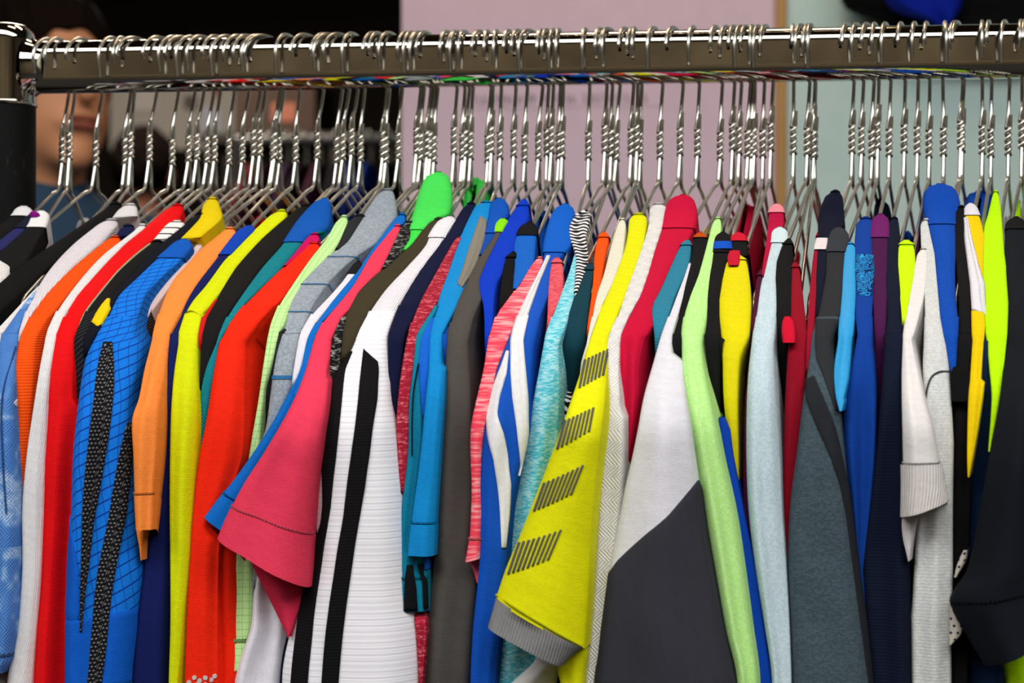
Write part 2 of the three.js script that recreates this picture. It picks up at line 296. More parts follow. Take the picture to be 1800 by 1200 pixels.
// A surface S(i, a): i row, a in [0,1] across the front from left to right, [1,2] along the right side, [2,3] round the back, [3,4] along the left side.
class Drape {
  constructor(rows, n, o) {
    this.n = n; this.o = o; o.seed = 40 + Math.floor(rnd() * 900); this.rows = resample(rows, n);
    for (const r of this.rows) {
      if (o.trim !== undefined) trim(r, o.trim);
      const l0 = atZ(r.uL, r.vL, r.z), r0 = atZ(r.uR, r.vR, r.z), w = Math.max(0.0012, l0.distanceTo(r0) / 2);
      r.b = clamp(w * 0.75, 0.0012, o.bulge ?? 0.012);
      r.L = atZ(r.uL, r.vL, r.z - r.b); r.R = atZ(r.uR, r.vR, r.z - r.b); r.C = r.L.clone().lerp(r.R, 0.5); r.w = w;
    }
    this.len = [0]; for (let i = 1; i <= n; i++) this.len.push(this.len[i - 1] + this.rows[i].C.distanceTo(this.rows[i - 1].C));
    this.y0 = this.rows[0].C.y;
  }
  row(i) {
    const k = clamp(i, 0, this.n), a = Math.min(this.n - 1, Math.floor(k)), t = k - a, p = this.rows[a], q = this.rows[a + 1];
    return { L: p.L.clone().lerp(q.L, t), R: p.R.clone().lerp(q.R, t), C: p.C.clone().lerp(q.C, t), b: lerp(p.b, q.b, t), w: lerp(p.w, q.w, t), z: lerp(p.z, q.z, t), k: k / this.n };
  }
  at(i, a) {
    const r = this.row(i), o = this.o; a = ((a % 4) + 4) % 4;
    if (a <= 1) {
      const th = Math.PI * a, p = r.C.clone().addScaledVector(r.R.clone().sub(r.L), -0.5 * Math.cos(th));
      const win = Math.sin(th), f = o.fold * Math.min(1, r.w / 0.010) * smooth(0.02, 0.3, r.k);
      let bump = 0; for (const [fr, ph, dr, am] of o.waves) bump += am * Math.sin(6.2832 * (fr * a + ph + dr * r.k));
      const cx = o.seed + p.x * 55 + p.y * 16, cy = p.y * 34 + p.x * 12, cr = (vnoise(cx, cy, 4096, 3) - 0.5) * 0.0016 + (vnoise(cx * 2.3, cy * 1.7, 4096, 4) - 0.5) * 0.0007;
      p.z += r.b * Math.pow(win, 0.8) + f * win * bump + cr * win * (o.body ? 0.4 : 1) * Math.min(1, r.w / 0.006); return p;
    }
    return o.body ? this.bodySide(r, a) : this.tubeSide(r, a);
  }
  tubeSide(r, a) {
    const o = this.o, d = o.depth * smooth(-0.25, 0.25, r.k) , B = r.C.clone().addScaledVector(o.dir, -d);
    if (o.back) { const w = Math.pow(r.k, 3); B.x = lerp(B.x, o.back.x, w); B.y = lerp(B.y, o.back.y, w); }
    const half = Math.min(r.w * 0.35, 0.004), side = a <= 2 ? 1 : a >= 3 ? -1 : 0;
    const sx = r.R.clone().sub(r.C).normalize();
    if (side === 0) { const th = Math.PI * (a - 2); return B.clone().addScaledVector(sx, half * Math.cos(th)).addScaledVector(o.dir, -half * Math.sin(th)); }
    const s = side > 0 ? a - 1 : 4 - a, from = side > 0 ? r.R : r.L, to = B.clone().addScaledVector(sx, side * half);
    const mid = from.clone().addScaledVector(o.dir, -d * 0.45);
    return from.clone().multiplyScalar((1 - s) * (1 - s)).addScaledVector(mid, 2 * s * (1 - s)).addScaledVector(to, s * s);
  }
  bodySide(r, a) {
    const o = this.o, zc = r.C.z, side = a <= 2 ? 1 : a >= 3 ? -1 : 0, hw = r.R.x - r.C.x;
    const dipAt = (z) => o.dip * clamp(1 - (this.y0 - r.C.y) / 0.26, 0, 1) * (1 - Math.pow(Math.min(1, Math.abs(z) / zc), 2));
    if (side === 0) { const th = Math.PI * (a - 2), c = V(2 * o.xn - r.C.x, r.C.y, -zc); return V(c.x + 0.8 * hw * Math.cos(th), c.y, c.z - r.b * Math.sin(th)); }
    const s = side > 0 ? a - 1 : 4 - a, z = lerp(zc, -zc, s), cx = o.xn + (r.C.x - o.xn) * (z / zc), e = Math.min(s, 1 - s);
    const h = lerp(hw, Math.min(hw, 0.0034), smooth(0, 0.22, e)) * (s > 0.5 ? 0.9 : 1);
    const y = side > 0 ? lerp(r.R.y, r.C.y, smooth(0, 0.1, s)) : lerp(r.L.y, r.C.y, smooth(0, 0.1, s));
    return V(cx + side * h, y - dipAt(z), z);
  }
  normal(i, a) {
    const e = 0.02, p = this.at(i, a), pa = this.at(i, a + e).sub(this.at(i, a - e)), pi = this.at(Math.min(this.n, i + 0.3), a).sub(this.at(Math.max(0, i - 0.3), a));
    return pi.cross(pa).normalize();
  }
  // rows i0..i1, across a0..a1; off lifts the sheet
  sheet(i0, i1, ni, as, off = 0, lip = false) {
    const pos = [], uv = [], idx = [], na = as.length;
    const cols = as.length, rowsI = []; for (let j = 0; j <= ni; j++) rowsI.push(lerp(i0, i1, j / ni));
    const pts = rowsI.map((i) => as.map((a) => { const p = this.at(i, a); if (off) p.addScaledVector(this.normal(i, a), off); return p; }));
    if (lip) pts.unshift(rowsI.slice(0, 1).map((i) => as.map((a) => this.at(i, a).addScaledVector(this.normal(i, a), -0.0008).add(V(0, -0.003, 0))))[0], rowsI.slice(0, 1).map((i) => as.map((a) => this.at(i, a).add(V(0, 0.0012, 0))))[0]);
    let vv = this.len[Math.round(clamp(i0, 0, this.n))];
    pts.forEach((R, j) => {
      if (j) vv += R[Math.floor(cols * 0.2)].distanceTo(pts[j - 1][Math.floor(cols * 0.2)]);
      let u = 0; R.forEach((p, c) => { if (c) u += p.distanceTo(R[c - 1]); pos.push(p.x, p.y, p.z); uv.push(u, vv); });
    });
    for (let j = 0; j < pts.length - 1; j++) for (let c = 0; c < cols - 1; c++) { const k = j * cols + c; idx.push(k, k + cols, k + 1, k + 1, k + cols, k + cols + 1); }
    const g = new THREE.BufferGeometry(); g.setAttribute('position', new THREE.Float32BufferAttribute(pos, 3)); g.setAttribute('uv', new THREE.Float32BufferAttribute(uv, 2)); g.setIndex(idx); g.computeVertexNormals();
    if (as[cols - 1] - as[0] > 3.99) { const N = g.attributes.normal; for (let j = 0; j < pts.length; j++) { const a = j * cols, b = a + cols - 1, x = V(N.getX(a) + N.getX(b), N.getY(a) + N.getY(b), N.getZ(a) + N.getZ(b)).normalize(); N.setXYZ(a, x.x, x.y, x.z); N.setXYZ(b, x.x, x.y, x.z); } }
    return g;
  }
  // the surface point seen at a pixel of the front: row and a
  find(u, v) {
    let lo = 0, hi = this.n; const f = (i) => { const k = clamp(i, 0, this.n), a = Math.min(this.n - 1, Math.floor(k)), t = k - a, p = this.rows[a], q = this.rows[a + 1], g = (n) => lerp(p[n], q[n], t); const s = clamp((u - g('uL')) / Math.max(1, g('uR') - g('uL')), 0, 1); return [lerp(g('vL'), g('vR'), s), s]; };
    for (let k = 0; k < 26; k++) { const m = (lo + hi) / 2; if (f(m)[0] < v) lo = m; else hi = m; }
    const s = clamp(f(lo)[1], 0.004, 0.996); return [lo, Math.acos(1 - 2 * s) / Math.PI];
  }
  // a sewn-on or dyed piece between two edge lines (pixel polylines of equal length), lifted off the cloth with a turned-in border
  patch(left, right, off = 0.0006, m = 6) {
    const P1 = (pl, n) => { const o = []; for (let j = 0; j <= n; j++) { const q = j / n * (pl.length - 1), i = Math.min(pl.length - 2, Math.floor(q)), t = q - i; o.push([lerp(pl[i][0], pl[i + 1][0], t), lerp(pl[i][1], pl[i + 1][1], t)]); } return o; };
    const n = Math.max(6, left.length * 4), A = P1(left, n), B = P1(right, n), pos = [], uv = [], idx = [], cols = m + 3;
    let vv = 0, prev = null;
    for (let j = -1; j <= n + 1; j++) {
      const jj = clamp(j, 0, n); let u = 0, q = null;
      for (let c = -1; c <= m + 1; c++) {
        const t = clamp(c, 0, m) / m, [i, a] = this.find(lerp(A[jj][0], B[jj][0], t), lerp(A[jj][1], B[jj][1], t));
        const edge = j < 0 || j > n || c < 0 || c > m;
        const p = this.at(i, a).addScaledVector(this.normal(i, a), edge ? -0.0004 : off);
        if (q) u += p.distanceTo(q); q = p; pos.push(p.x, p.y, p.z); uv.push(u, vv);
        if (c === 3) { if (prev) vv += p.distanceTo(prev); prev = p; }
      }
    }
    for (let j = 0; j < n + 2; j++) for (let c = 0; c < cols - 1; c++) { const k = j * cols + c; idx.push(k, k + cols, k + 1, k + 1, k + cols, k + cols + 1); }
    const g = new THREE.BufferGeometry(); g.setAttribute('position', new THREE.Float32BufferAttribute(pos, 3)); g.setAttribute('uv', new THREE.Float32BufferAttribute(uv, 2)); g.setIndex(idx); g.computeVertexNormals(); return g;
  }
  // a cord lying on the cloth along a pixel polyline
  cord(line, r = 0.0005, off = 0.0004) {
    const p = line.map(([u, v]) => { const [i, a] = this.find(u, v); return this.at(i, a).addScaledVector(this.normal(i, a), off); });
    const c = new THREE.CatmullRomCurve3(p); return new THREE.TubeGeometry(c, p.length * 8, r, 5, false);
  }
}
const LOOP = []; for (let k = 0; k <= 16; k++) LOOP.push(k / 16); for (let k = 1; k <= 10; k++) LOOP.push(1 + k / 10); for (let k = 1; k <= 6; k++) LOOP.push(2 + k / 6); for (let k = 1; k <= 10; k++) LOOP.push(3 + k / 10);
const M = (c) => (c && c.isMaterial ? c : Array.isArray(c) ? cloth(...c) : cloth(c));
function waves() { const o = []; for (let k = 0; k < 3; k++) o.push([0.6 + k * 0.8 + rnd() * 0.5, rnd(), (rnd() - 0.5) * 0.9, 0.6 / (1 + 0.6 * k)]); return o; }
const garments = [];
// the hanger necks under the rail, as seen along it from left to right
const SHANKS = [120, 136, 175, 183, 198, 268, 308, 334, 350, 372, 380, 405, 430, 447, 460, 491, 525, 547, 557, 575, 593, 607, 618, 635, 672, 680, 698, 731, 738, 751, 757, 764, 798, 812, 818, 828, 858, 865, 881, 903, 922, 943, 966, 973, 988, 1024, 1050, 1079, 1095, 1120, 1131, 1140, 1168, 1194, 1232, 1247, 1269, 1280, 1316, 1323, 1347, 1359, 1380, 1394, 1413, 1437, 1455, 1475, 1485, 1494, 1524, 1544, 1566, 1583, 1596, 1634, 1649, 1666, 1704, 1717, 1726, 1745, 1767, 1790, 1800];
const hookU = (x) => { const s = Math.sin(YAW), c = Math.cos(YAW), dx = x - s, dz = -c; return (dx * c - dz * s) / (-dx * s - dz * c); };
let serial = 0;
// g: n name, l label, c category, col cloth, R shoulder rows, S sleeve rows, collar [cloth, height px], dz sleeve offset, fold depth
const queue = [];
function garment(g, fn) { queue.push([g, fn]); }
// cloth does not pass through cloth: where the next garment's edge lies over this one at about the same depth, this one ends there
function edges(rows) {
  const k = rows.map((r) => [(r.vL + r.vR) / 2, r.uL, r.uR, r.z]).sort((a, b) => a[0] - b[0]);
  return (v) => { if (v < k[0][0] || v > k[k.length - 1][0]) return null; let i = 0; while (i < k.length - 2 && k[i + 1][0] < v) i++; const t = clamp((v - k[i][0]) / Math.max(1e-6, k[i + 1][0] - k[i][0]), 0, 1); return [1, 2, 3].map((n) => lerp(k[i][n], k[i + 1][n], t)); };
}
function trim(r, at) {
  const v = (r.vL + r.vR) / 2;
  for (let j = Math.max(0, at - 8); j < Math.min(queue.length, at + 12); j++) {
    if (j === at) continue; const n = queue[j][0], over = j > at ? !n.under : queue[at][0].under; if (!over) continue;
    const e = n.edge(v); if (!e || Math.abs(e[2] - r.z) > 0.0085) continue;
    if (j > at) { if (e[0] > r.uL + 3) r.uR = Math.min(r.uR, e[0] + 1.5); else if (e[1] > r.uL) { r.z -= 0.008; r.uR = Math.min(r.uR, Math.max(r.uL + 3, e[1] - 2)); } }
    else if (e[1] < r.uR - 3) { if (e[1] > r.uL) r.uL = e[1] - 1.5; }
  }
}
function sleeveRows(g, rr) {
  const dz = g.dz || 0, sr = g.S.map(asRow), v0 = (sr[0].vL + sr[0].vR) / 2, e = sr[sr.length - 1], v1 = (e.vL + e.vR) / 2;
  if (!g.hem && v1 > 1150) sr.push({ uL: e.uL - 4, uR: e.uR + 2, vL: e.vL + 250, vR: e.vR + 250 });
  // the sleeve head reaches a little way up over the shoulder, so that the cloth rolls over the hanger's tip
  const from = 520 + 30 * rnd(); sr.unshift(...rr.filter((r) => r.vL > from && r.vL < v0 - 6).map((r) => ({ ...r, uL: r.uL - 1, uR: r.uR + 1 })));
  for (const r of sr) { const d = 3.5 * (1 - smooth(596, 690, (r.vL + r.vR) / 2)); r.vL -= d; r.vR -= d; }
  for (const r of sr) { const v = (r.vL + r.vR) / 2; r.z = zOf(v) + (g.rz || 0) + dz * smooth(v0, v0 + 160, v) + (r === sr[0] ? 0.0014 : 0.0028); }
  return sr;
}
function buildGarments() {
  queue.forEach(([g]) => {
    const rr = g.R.map(asRow).map((r) => { const v = (r.vL + r.vR) / 2; return { ...r, z: zOf(v) + (g.rz || 0) - (!g.S && !g.hang ? 0.035 * smooth(560, 760, v) : 0) }; }); g.rr = rr;
    if (g.S) g.sr = sleeveRows(g, rr);
    const all = g.S ? [...rr.filter((r) => r.vL < g.sr[0].vL - 1), ...g.sr] : rr; g.edge = edges(all);
  });
  // straight arm through the shoulder rows: where it meets the rail is where the hook sits, moved to the nearest hook of the row
  for (const [g] of queue) {
    let n = 0, sx = 0, sz = 0, sxx = 0, sxz = 0;
    for (const r of g.rr) { const v = (r.vL + r.vR) / 2; if (v > 612) continue; const c = atZ((r.uL + r.uR) / 2, v, r.z); n++; sx += c.x; sz += r.z; sxx += r.z * r.z; sxz += r.z * c.x; }
    const k = clamp(n * sxx - sz * sz > 1e-6 ? (n * sxz - sx * sz) / (n * sxx - sz * sz) : 0, -0.75, 0.5);
    g.mx = sx / n; g.mz = sz / n; g.fit = 900 + F * hookU(g.mx - k * g.mz);
  }
  queue.map(([g]) => g).sort((a, b) => a.fit - b.fit).forEach((g, i) => {
    const s = SHANKS[Math.min(i, SHANKS.length - 1)], t = s < 1210 ? s - 18 * (1210 - s) / 900 : s + 3 * (s - 1210) / 500;
    g.hook = g.fit + clamp(t - g.fit, -38, 38); g.slope = (g.mx - atZ(g.hook, 105, 0).x) / g.mz;
  });
  queue.forEach(([g, fn], at) => { const r = makeGarment(g, at); if (fn) fn(r); });
}
function makeGarment(g, at) {
  const root = thing(g.n, g.l, g.c, g.group);
  const rr = g.rr.map((r) => ({ ...r }));
  { // round the top: a half-ellipse grown over the first few pixels
    const a = rr[0], b = rr[1], h = Math.min(14, (b.vL - a.vL) * 0.9), top = [];
    for (const [f, w] of [[0, 0.42], [0.12, 0.66], [0.35, 0.86], [0.7, 0.97]]) { const t = f * h / (b.vL - a.vL), c = lerp((a.uL + a.uR) / 2, (b.uL + b.uR) / 2, t), hw = lerp((a.uR - a.uL) / 2, (b.uR - b.uL) / 2, 0.35 + 0.65 * t) * w; top.push({ uL: c - hw, uR: c + hw, vL: lerp(a.vL, b.vL, t), vR: lerp(a.vL, b.vL, t), z: lerp(a.z, b.z, t) }); }
    rr.splice(0, 1, ...top);
  }
  const xn = atZ(g.hook, 105, 0).x, k = g.slope;
  const yaw = Math.atan(k), dir = V(Math.sin(yaw), 0, Math.cos(yaw));
  // the body goes on below the shoulder, narrower and set back, down to its hem
  const last = rr[rr.length - 1], vEnd = (last.vL + last.vR) / 2, body = rr.slice();
  if (g.S) { const c = (last.uL + last.uR) / 2, w = Math.min(22, (last.uR - last.uL) * 0.32); for (const [dv, dzb, f] of [[60, -0.03, 0.9], [200, -0.04, 1], [700, -0.045, 1], [1500, -0.045, 1]]) body.push({ uL: c - w * f, uR: c + w * f + 3, vL: vEnd + dv, vR: vEnd + dv, z: last.z + dzb, far: 1 }); }
  else if (vEnd < 1500) { const w = Math.min(12, (last.uR - last.uL) / 2), c = (last.uL + last.uR) / 2; for (const dv of [400, 1300]) body.push({ uL: c - w, uR: c + w, vL: vEnd + dv, vR: vEnd + dv, z: last.z - 0.01, far: 1 }); }
  const wv = waves();
  const D = new Drape(body, 64, { body: true, xn, dip: g.dip ?? 0.065, fold: g.bodyFold ?? 0.0010, waves: wv, bulge: 0.009, trim: at });
  const bm = mesh('body', D.sheet(0, D.n, D.n, LOOP), M(g.col), root);
  const res = { root, D, xn, yaw, dir };
  if (g.collar) {
    const [cm, h, lab] = g.collar, [ic] = D.find((rr[0].uL + rr[0].uR) / 2, (rr[0].vL + rr[0].vR) / 2 + h);
    const c = mesh('collar', D.sheet(0, Math.max(0.8, ic), 8, LOOP, 0.0007, true), M(cm), root); if (lab) c.userData.label = lab;
  } else mesh('neckband', D.sheet(0, 1.1, 3, LOOP, 0.0008, true), M(g.col), root);
  if (g.S) {
    const sr = g.sr;
    const back = g.back ? atZ(g.back[0], g.back[1], sr[sr.length - 1].z - 0.03) : null;
    const S = new Drape(sr, 56, { depth: g.back ? 0.03 : 0.05, dir, fold: g.fold ?? 0.0022, waves: waves(), bulge: g.bulge ?? 0.013, back, trim: at });
    const geo = S.sheet(0, S.n, S.n, LOOP), sm = M(g.scol || g.col);
    const s = mesh('sleeve', geo, sm, root); res.S = S; res.sleeve = s;
    const rear = mesh('sleeve', geo, sm, root); rear.position.set(2 * xn, 0, 0); rear.rotation.y = Math.PI;
    if (g.hem) {                                                     // turned-up hem with a stitched line
      const h = g.hem, i0 = S.n * (1 - h);
      const hm = mesh(g.cuff ? 'cuff' : 'hem', S.sheet(i0, S.n, 8, LOOP, g.cuff ? 0.0012 : 0.0003), g.cuff ? M(g.cuff) : sm, s);
      for (const row of g.rowsOfStitch || [0]) {                      // zigzag thread just above the fold
        const ln = [], up = i0 - 0.5 - row; for (let q = 0; q <= 72; q++) { const a = 0.04 + 0.92 * q / 72, i = up + (q % 2 ? 0.28 : -0.28); ln.push(S.at(i, a).addScaledVector(S.normal(up, a), 0.0004)); }
        mesh('stitching', new THREE.TubeGeometry(new Poly(ln), 150, 0.00028, 4, false), M(g.stitch || g.scol || g.col), s);
      }
    }
  }
  for (const x of g.extra || []) {
    const er = x.rows.map(asRow); for (const r of er) r.z = zOf((r.vL + r.vR) / 2) + (x.dz || 0);
    const E = new Drape(er, 30, { depth: 0.03, dir, fold: 0.0012, waves: waves(), bulge: 0.010 });
    const m = mesh(x.n, E.sheet(0, E.n, E.n, LOOP), M(x.col), root); if (x.l) m.userData.label = x.l; (res.extras ||= []).push(E);
  }
  const hl = g.h || g.l; hanger(xn, yaw, `bent steel wire hanger holding the ${g.s}`, serial++, g.tilt || 0);
  garments.push(res); return res;
}
const add = (r, name, geo, mat, lab) => { const m = mesh(name, geo, M(mat), r.sleeve || r.root); if (lab) m.userData.label = lab; return m; };

const TEE = 't_shirt', JER = 'sports_jersey', POLO = 'polo_shirt', TANK = 'tank_top';
// --- far left, beside the post
garment({ n: JER, c: 'jersey', s: 'black jersey with a white collar beside the post', l: 'black jersey with short white collar squeezed against the black post', col: 0x101012, collar: [0xd8d8dc, 16], R: [[365, 30, 54], [378, 24, 58], [420, -30, 25], [500, -110, -50], [590, -190, -140]], S: [[600, -190, -140], [1200, -220, -160]] });
garment({ n: JER, c: 'jersey', s: 'navy jersey with a purple neck tag', l: 'navy jersey with small purple tag at the neck, beside the post', col: 0x26265a, collar: [0x14182e, 22], R: [[380, 48, 60], [392, 38, 58], [440, -20, 24], [520, -100, -50], [590, -170, -110]], S: [[600, -170, -110], [1200, -200, -130]] }, (r) => {
  const p = atZ(61, 378, 0.062); add(r, 'neck_tag', new THREE.CapsuleGeometry(0.0022, 0.0016, 4, 10).rotateZ(1.2).translate(p.x, p.y, p.z), [0xa0149c], 'purple tag');
});
garment({ n: JER, c: 'jersey', s: 'black and white panelled jersey', l: 'jersey with white ribbed collar, black shoulder panel and white sleeve', col: 0x121214, scol: 0xd6d4d4, collar: [[0xe0dfe2, 'ribAcross'], 28], dip: 0.05, R: [[373, 64, 82], [382, 55, 86], [400, 48, 80], [440, 5, 60], [470, -25, 45], [500, -40, 30]], S: [[455, -30, 8], [470, -35, 20], [500, -40, 24], [560, -45, 10], [800, -60, 0], [1200, -80, -20]] }, (r) => {
  add({ root: r.root }, 'side_panel', r.D.sheet(8, 40, 16, [1.04, 1.15, 1.3, 1.45, 1.6, 1.8, 1.95], 0.0008), 0xcfcdd4, 'white side panel');
});
garment({ n: TEE, c: 't-shirt', s: 'white knit with a red neck tab', l: 'white knit shirt with red and navy tabs at the neck', col: 0xd4d2d6, collar: [0xc01018, 10, 'red tab'], R: [[411, 122, 140], [424, 108, 136], [445, 92, 118], [480, 55, 82], [590, -60, -20]], S: [[600, -60, -20], [1200, -90, -50]] });
garment({ n: TEE, c: 't-shirt', s: 'plain black shirt beside the denim', l: 'plain black shirt between the panelled jersey and the denim jacket', col: 0x0d0d0e, R: [[358, 196, 212], [370, 182, 214], [420, 108, 152], [480, 22, 78], [540, -50, 14], [590, -100, -30]], S: [[600, -105, -35], [1200, -150, -60]] });
garment({ n: POLO, c: 'polo shirt', s: 'plain white shirt with a tall rounded collar', l: 'plain off-white shirt whose rounded collar stands above the ribbed white one', col: 0xd8d5d6, R: [[360, 222, 238], [370, 208, 242], [390, 192, 240], [420, 155, 195], [500, 70, 110], [590, -15, 20]], S: [[600, -15, 20], [1200, -40, 0]] });
garment({ n: 'denim_jacket', c: 'jacket', s: 'faded denim jacket', l: 'faded light blue denim jacket with a rounded sleeve end', col: P.denim, R: [[405, 192, 206], [440, 150, 172], [480, 96, 112], [500, 72, 92], [540, 38, 62], [590, 4, 42]], S: [[600, 2, 40], [650, -6, 32], [700, -12, 27], [800, -16, 27], [900, -20, 37], [1000, -25, 38], [1100, -30, 36], [1150, -30, 26], [1182, -25, 4]], dz: 0.008, hem: 0.05 }, (r) => {
  add(r, 'seam', r.S.cord([[30, 610], [10, 700], [12, 800], [20, 900]], 0.0005), 0x3a64a8);
});
garment({ n: POLO, c: 'polo shirt', s: 'ribbed white shirt with blue back', l: 'white ribbed shirt with a blue back panel, right of the denim jacket', col: [0xd9d2da, 'rib', { b: 0.0009 }], R: [[387, 188, 205], [396, 172, 208], [430, 130, 180], [470, 92, 142], [510, 65, 105], [550, 46, 80], [590, 34, 58]], S: [[600, 32, 54], [700, 24, 38], [800, 26, 35], [900, 32, 41], [1200, 36, 46]], dz: 0.004 }, (r) => {
  add({ root: r.root }, 'back_panel', r.D.sheet(3, 46, 22, [1.03, 1.15, 1.3, 1.5, 1.7, 1.95], 0.0009), 0x1d55a8, 'blue back panel');
});
garment({ n: TEE, c: 't-shirt', s: 'navy shirt behind the orange one', l: 'dark navy shirt with rounded collar just behind the ribbed orange one', col: 0x0e1740, R: [[397, 218, 234], [408, 208, 238], [430, 195, 226], [480, 150, 175], [590, 62, 90]], S: [[600, 60, 88], [1200, 40, 60]] });
garment({ n: JER, c: 'jersey', s: 'ribbed orange jersey', l: 'bright orange ribbed jersey between the white ribbed shirt and red jersey', col: [0xf0500c, 'rib', { b: 0.0009 }], scol: [0xf0500c, 'ribAcross', { b: 0.0009 }], R: [[417, 196, 210], [427, 182, 213], [470, 130, 178], [520, 80, 128], [560, 52, 88], [590, 38, 70]], S: [[600, 35, 66], [640, 29, 62], [700, 27, 58], [750, 26, 54], [850, 30, 50], [1200, 20, 40]], dz: -0.002 });
garment({ n: JER, c: 'jersey', s: 'white knit jersey left of the red one', l: 'plain white knit long sleeve jersey left of the bright red one', col: [0xe2e0e2, 'knit', { b: 0.0008 }], R: [[396, 246, 256], [406, 236, 256], [450, 180, 200], [500, 135, 155], [550, 100, 122], [590, 82, 106]], S: [[600, 80, 104], [640, 72, 98], [700, 62, 92], [800, 48, 86], [900, 40, 80], [1000, 40, 76], [1100, 32, 70], [1200, 14, 62]], dz: 0.003 });
garment({ n: JER, c: 'jersey', s: 'bright red jersey', l: 'plain bright red long sleeve jersey left of the blue mesh striped one', col: [0xdd060e, 'fine', { r: 0.8 }], R: [[361, 306, 320], [370, 290, 323], [400, 255, 310], [430, 218, 280], [470, 180, 240], [520, 135, 192], [560, 112, 162], [590, 100, 148]], S: [[600, 97, 152], [650, 88, 150], [700, 82, 143], [800, 78, 138], [900, 75, 135], [1000, 70, 132], [1200, 56, 126]], fold: 0.004 });
garment({ n: POLO, c: 'polo shirt', s: 'white collar with black ticks', l: 'white polo with thin black stripes on its collar behind the red jersey', col: 0xd6d2d2, collar: [P.tick, 44], R: [[390, 302, 322], [402, 290, 326], [430, 266, 310], [470, 230, 262], [590, 135, 160]], S: [[600, 134, 156], [1200, 110, 130]], dz: -0.02 });
garment({ n: JER, c: 'jersey', s: 'black jersey with cream piping', l: 'black jersey edged with thin cream piping, right of the red jersey', col: 0x131315, scol: P.darkStripe, R: [[424, 268, 286], [440, 250, 280], [470, 216, 252], [510, 182, 216], [550, 152, 190], [590, 134, 166]], S: [[600, 131, 160], [700, 128, 150], [1200, 112, 140]], dz: -0.012 }, (r) => {
  add({ root: r.root }, 'piping', r.D.cord([[266, 430], [235, 455], [202, 484], [175, 515], [150, 552], [138, 588]], 0.0006), 0xd8cfa8, 'cream piping');
});
garment({ n: JER, c: 'jersey', s: 'midnight blue jersey with a yellow shoulder patch', l: 'midnight blue jersey with yellow patch at the shoulder tip', col: 0x0b0f1c, R: [[375, 350, 366], [386, 336, 369], [430, 282, 328], [480, 234, 274], [510, 206, 242], [540, 180, 205], [565, 165, 192], [590, 152, 180]], S: [[600, 146, 168], [700, 152, 172], [1200, 140, 170]], dz: -0.012 }, (r) => {
  add({ root: r.root }, 'shoulder_patch', r.D.patch([[184, 526], [172, 545], [165, 568]], [[196, 528], [194, 545], [176, 578]], 0.0012), 0xe6c80a, 'yellow patch');
});
garment({ n: JER, c: 'jersey', s: 'yellow jersey with a pointed collar', l: 'warm yellow jersey whose pointed collar rises above the midnight blue one', col: 0xdfc408, R: [[349, 368, 380], [360, 358, 386], [385, 350, 390], [420, 318, 352], [500, 250, 275], [590, 176, 200]], S: [[600, 172, 192], [1200, 160, 180]], dz: -0.02 });
garment({ n: TEE, c: 't-shirt', s: 'pinkish white collar next to the blue mesh jersey', tilt: 0.07, rz: -0.012, l: 'pinkish white shirt showing only its collar between blue mesh and peach', col: 0xdcc6c4, R: [[420, 340, 352], [432, 332, 356], [470, 300, 328], [590, 205, 235]], S: [[600, 200, 230], [1200, 190, 210]], dz: -0.02 });
garment({ n: JER, c: 'jersey', s: 'blue grid jersey with mesh bands', l: 'blue jersey with dark grid lines and grey mesh bands down the sleeve', col: P.blueGrid, collar: [0x0a56b8, 32], R: [[423, 314, 333], [436, 298, 337], [460, 270, 318], [490, 238, 285], [520, 207, 258], [560, 188, 244], [590, 172, 240]], S: [[600, 162, 252], [650, 149, 246], [700, 141, 232], [735, 137, 231], [800, 131, 234], [900, 128, 240], [1000, 122, 250], [1100, 119, 243], [1200, 118, 233]], dz: 0.008, fold: 0.005 }, (r) => {
  add(r, 'lower_panel', r.S.patch([[119, 1085], [118, 1140], [117, 1199]], [[245, 1066], [240, 1140], [232, 1199]], 0.0005, 14), [0x0a58c2, 'fine'], 'plain blue lower sleeve');
  add(r, 'side_panel', r.S.patch([[125, 905], [122, 960], [120, 1020], [119, 1080]], [[128, 905], [150, 945], [160, 1000], [160, 1080]], 0.0005, 6), [0x0a58c2, 'fine'], 'plain blue panel');
  add(r, 'mesh_band', r.S.patch([[195, 602], [186, 640], [180, 675], [174, 720], [170, 770], [166, 830], [163, 900], [163, 980], [161, 1060], [160, 1100]], [[210, 602], [212, 640], [211, 675], [206, 720], [199, 770], [190, 830], [180, 900], [174, 980], [166, 1060], [163, 1100]], 0.0010), P.mesh, 'grey mesh band');
  add(r, 'mesh_band', r.S.patch([[228, 742], [217, 800], [210, 850], [203, 900], [195, 950], [186, 1000], [181, 1050], [177, 1100], [173, 1150], [168, 1199]], [[231, 742], [233, 800], [232, 850], [229, 900], [223, 950], [216, 1000], [209, 1050], [205, 1100], [200, 1150], [193, 1199]], 0.0010), P.mesh, 'grey mesh band');
  add({ root: r.root }, 'mesh_band', r.D.sheet(24, 46, 14, [1.02, 1.06, 1.1, 1.14, 1.18, 1.22], 0.0009), P.mesh, 'brown-grey mesh band on the shoulder');
});
garment({ n: TEE, c: 't-shirt', s: 'peach orange t-shirt', l: 'soft peach orange t-shirt with a short stitched sleeve', col: [0xf58a3c, 'fine', { r: 0.75 }], R: [[402, 398, 412], [412, 386, 415], [440, 352, 398], [465, 330, 382], [490, 308, 358], [520, 292, 335], [555, 279, 318], [590, 270, 306]], S: [[600, 268, 303], [650, 255, 294], [700, 245, 284], [735, 234, 281], [800, 236, 277], [870, 238, 271], [930, 241, 268]], back: [249, 985], hem: 0.16, dz: 0.014, fold: 0.004, extra: [{ n: 'hem_back', rows: [[239, 922, 262, 922], [241, 940, 254, 938], [245, 960, 251, 958], [248, 984, 250, 984]], col: [0xf58a3c, 'fine', { r: 0.75 }], dz: 0.006 }] });
